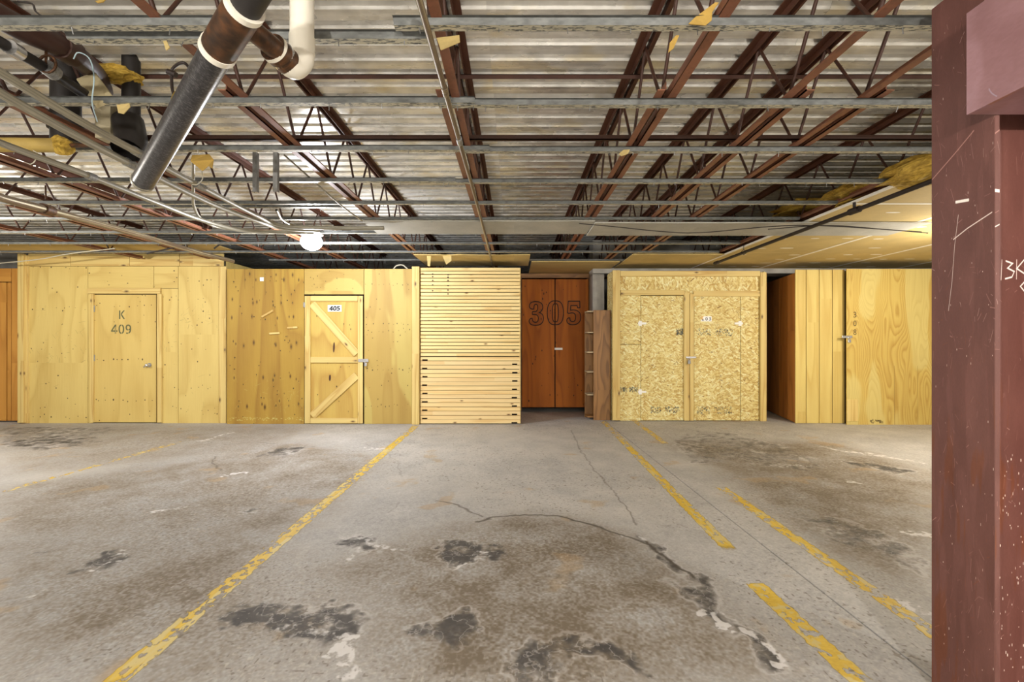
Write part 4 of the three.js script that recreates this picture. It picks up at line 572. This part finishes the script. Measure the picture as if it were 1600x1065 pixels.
{ // 305
  const d = 8.5, t = thing('double_doors', 'tall reddish-brown double doors marked 305 in the dark recess', 'door', [PX(868, d), 0, -d]);
  for (const [m, a, b, nm] of [[door305L, 815.5, 866.4], [door305R, 868, 919.5]]) { const dr = new THREE.Group(); dr.name = 'door'; t.add(dr); board('door_leaf', m, dr, a, 436, b, 636, d, 0.02, { fit: 1 }); if (b > 900) board('slide_bolt', white, dr, 866.5, 543, 879, 546.5, d - 0.012, 0.012); }
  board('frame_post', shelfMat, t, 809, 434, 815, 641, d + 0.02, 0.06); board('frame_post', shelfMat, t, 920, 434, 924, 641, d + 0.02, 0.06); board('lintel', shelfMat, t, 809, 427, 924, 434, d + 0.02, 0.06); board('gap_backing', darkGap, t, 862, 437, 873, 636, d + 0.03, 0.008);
  const x0 = PX(812, d), x1 = PX(921, d); sides(t, x0, x1, d + 0.06, 11, 2.5, shelfMat); part('roof', plain(x1 - x0, 0.018, 2.3), shelfMat, t, [(x0 + x1) / 2 - t.position.x, 2.51, -1.2]);
}
{ // shelf unit: its open front faces left
  const d = 7.62, X0 = PX(918, d), X1 = PX(955, d) - 0.008, H = 1.83, W = X1 - X0, D = 0.32, t = thing('shelf_unit', 'narrow brown wooden bookcase turned sideways against locker 203', 'shelf', [(X0 + X1) / 2, 0, -d - D / 2]);
  part('side_board', bx(W - 0.1, H, 0.022), shelfMat, t, [0.05, H / 2, D / 2 - 0.011]); part('side_board', bx(W, H, 0.022), shelfMat, t, [0, H / 2, -D / 2 + 0.011]); part('back_board', bx(0.012, H, D - 0.05), shelfMat, t, [W / 2 - 0.008, H / 2, 0]);
  for (const y of [0.05, 0.42, 0.8, 1.13, 1.46, H - 0.02]) part('shelf_board', bx(W - 0.02, 0.02, D - 0.048), y > 0.3 ? std({ color: 0xb9a684, roughness: 0.7 }) : shelfMat, t, [-0.01, y, 0]);
}
{ // 203
  const d = 7.55, x0 = PX(957, d), x1 = PX(1198, d), t = thing('storage_locker', 'chipboard locker with padlocked double doors numbered 203', 'locker', [(x0 + x1) / 2, 0, -d]);
  board('post', pine[0], t, 957.5, 422, 969, 656.5, d - 0.045, 0.045); board('post', pine[1], t, 1188.5, 425, 1198, 658, d - 0.045, 0.045); board('top_rail', pine[2], t, 969.4, 423, 1188, 431.5, d - 0.045, 0.045); board('mid_rail', pine[0], t, 970, 453, 1069, 461, d - 0.03, 0.03); board('mid_rail', pine[1], t, 1084, 454, 1188, 463, d - 0.03, 0.03);
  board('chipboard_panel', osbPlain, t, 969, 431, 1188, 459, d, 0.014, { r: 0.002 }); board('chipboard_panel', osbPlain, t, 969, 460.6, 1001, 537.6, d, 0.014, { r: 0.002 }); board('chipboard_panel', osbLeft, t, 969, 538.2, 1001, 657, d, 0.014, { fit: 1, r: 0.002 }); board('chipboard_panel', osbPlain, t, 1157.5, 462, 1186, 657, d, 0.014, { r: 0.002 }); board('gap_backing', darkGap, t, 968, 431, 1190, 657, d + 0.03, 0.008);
  for (const [m, a, b, post, ph] of [[osbDoorL, 1001.6, 1068, [1069, 1077.5], pine[0]], [osbDoorR, 1084.6, 1156.8, [1078.2, 1084.4], pine[2]]]) {
    const dr = new THREE.Group(); dr.name = 'door'; t.add(dr); board('door_leaf', m, dr, a, 462, b, 656.5, d - 0.002, 0.014, { fit: 1, r: 0.002 }); board('meeting_stile', ph, dr, post[0], post[0] < 1075 ? 457 : 459, post[1], 657, d - 0.034, 0.034);
    for (const py of [505, 612]) { if (a > 1080 && py > 600) continue; const hx = a < 1080 ? 1001 : 1157; const s = a < 1080 ? 1 : -1; const l = board('strap_hinge', white, dr, Math.min(hx - 4 * s, hx + 9 * s), py - 1.6, Math.max(hx - 4 * s, hx + 9 * s), py + 1.6, d - 0.012, 0.008); board('hinge_leaf', white, dr, hx - 3, py - 4, hx + 2, py + 4, d - 0.01, 0.007); }
  }
  const sg = texture(256, 128, () => [240, 240, 236], (g, w, h) => { g.fillStyle = '#181a20'; g.font = 'bold 112px sans-serif'; g.textAlign = 'center'; g.fillText('0', w * 0.53, 104); g.fillText('3', w * 0.84, 104); g.save(); g.beginPath(); g.rect(0, 66, w * 0.36, 62); g.clip(); g.fillText('2', w * 0.2, 104); g.restore(); g.fillStyle = '#d4aa62'; g.beginPath(); g.moveTo(0, 0); g.lineTo(70, 0); g.lineTo(40, 40); g.lineTo(64, 64); g.lineTo(0, 88); g.fill(); });
  board('number_plate', std({ map: sg, roughness: 0.5 }), t, 1095, 494, 1112, 502, d - 0.006, 0.004, { fit: 1, r: 0.001 });
  board('hasp', chrome, t, 1072, 556.5, 1088, 559.5, d - 0.046, 0.01); const px = PX(1074.5, d) - t.position.x; part('padlock', merge([bx(0.045, 0.055, 0.026).translate(0, -0.045, 0), new THREE.TorusGeometry(0.017, 0.005, 6, 14)]), galv, t, [px, PY(561, d), 0.065]);
  sides(t, x0, x1, d, 7.95, 2.47, osbPlain);
}
{ // 308
  const d = 7.32, x0 = PX(1243, d), x1 = 8.2, t = thing('storage_locker', 'golden plank locker with a large plywood door numbered 308', 'locker', [x0, 0, -d]);
  const b = [1243, 1260.2, 1280.6, 1301, 1320.6]; for (let i = 0; i < 4; i++) board('plank', plank308[i % 3], t, b[i], 421, b[i + 1] - 0.8, 661, d, 0.02, { r: 0.003 });
  board('gap_backing', darkGap, t, 1246, 423, 1575, 661, d + 0.045, 0.01);
  const dr = new THREE.Group(); dr.name = 'door'; t.add(dr); const dd = 7.22; board('door_leaf', door308, dr, 1323, 420, 1458, 664, dd, 0.02, { fit: 1 }); board('patch_board', pine[1], dr, 1323.4, 624, 1341, 658, dd - 0.012, 0.012);
  board('hasp', chrome, t, 1316, 524, 1332, 528, dd - 0.014, 0.012); part('padlock', merge([bx(0.045, 0.05, 0.026).translate(0, -0.045, 0), new THREE.TorusGeometry(0.017, 0.005, 6, 14)]), chrome, t, [PX(1319, d) - x0, PY(528, d), 0.11]);
  for (let i = 0, x = PX(1459, dd); x < x1 - 0.3; x += 0.21, i++) part('plank', bx(0.206, 2.42, 0.02), plank308[i % 3], t, [x + 0.105 - x0, 1.215, 0.03]);
  // side wall receding beside locker 203
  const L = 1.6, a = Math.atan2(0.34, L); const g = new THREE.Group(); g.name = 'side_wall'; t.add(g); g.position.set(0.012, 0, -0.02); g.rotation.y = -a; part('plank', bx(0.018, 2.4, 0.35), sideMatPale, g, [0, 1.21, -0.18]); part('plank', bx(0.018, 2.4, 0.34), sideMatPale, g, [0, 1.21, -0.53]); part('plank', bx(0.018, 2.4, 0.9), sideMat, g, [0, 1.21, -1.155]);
}
renderer.render(scene, camera);
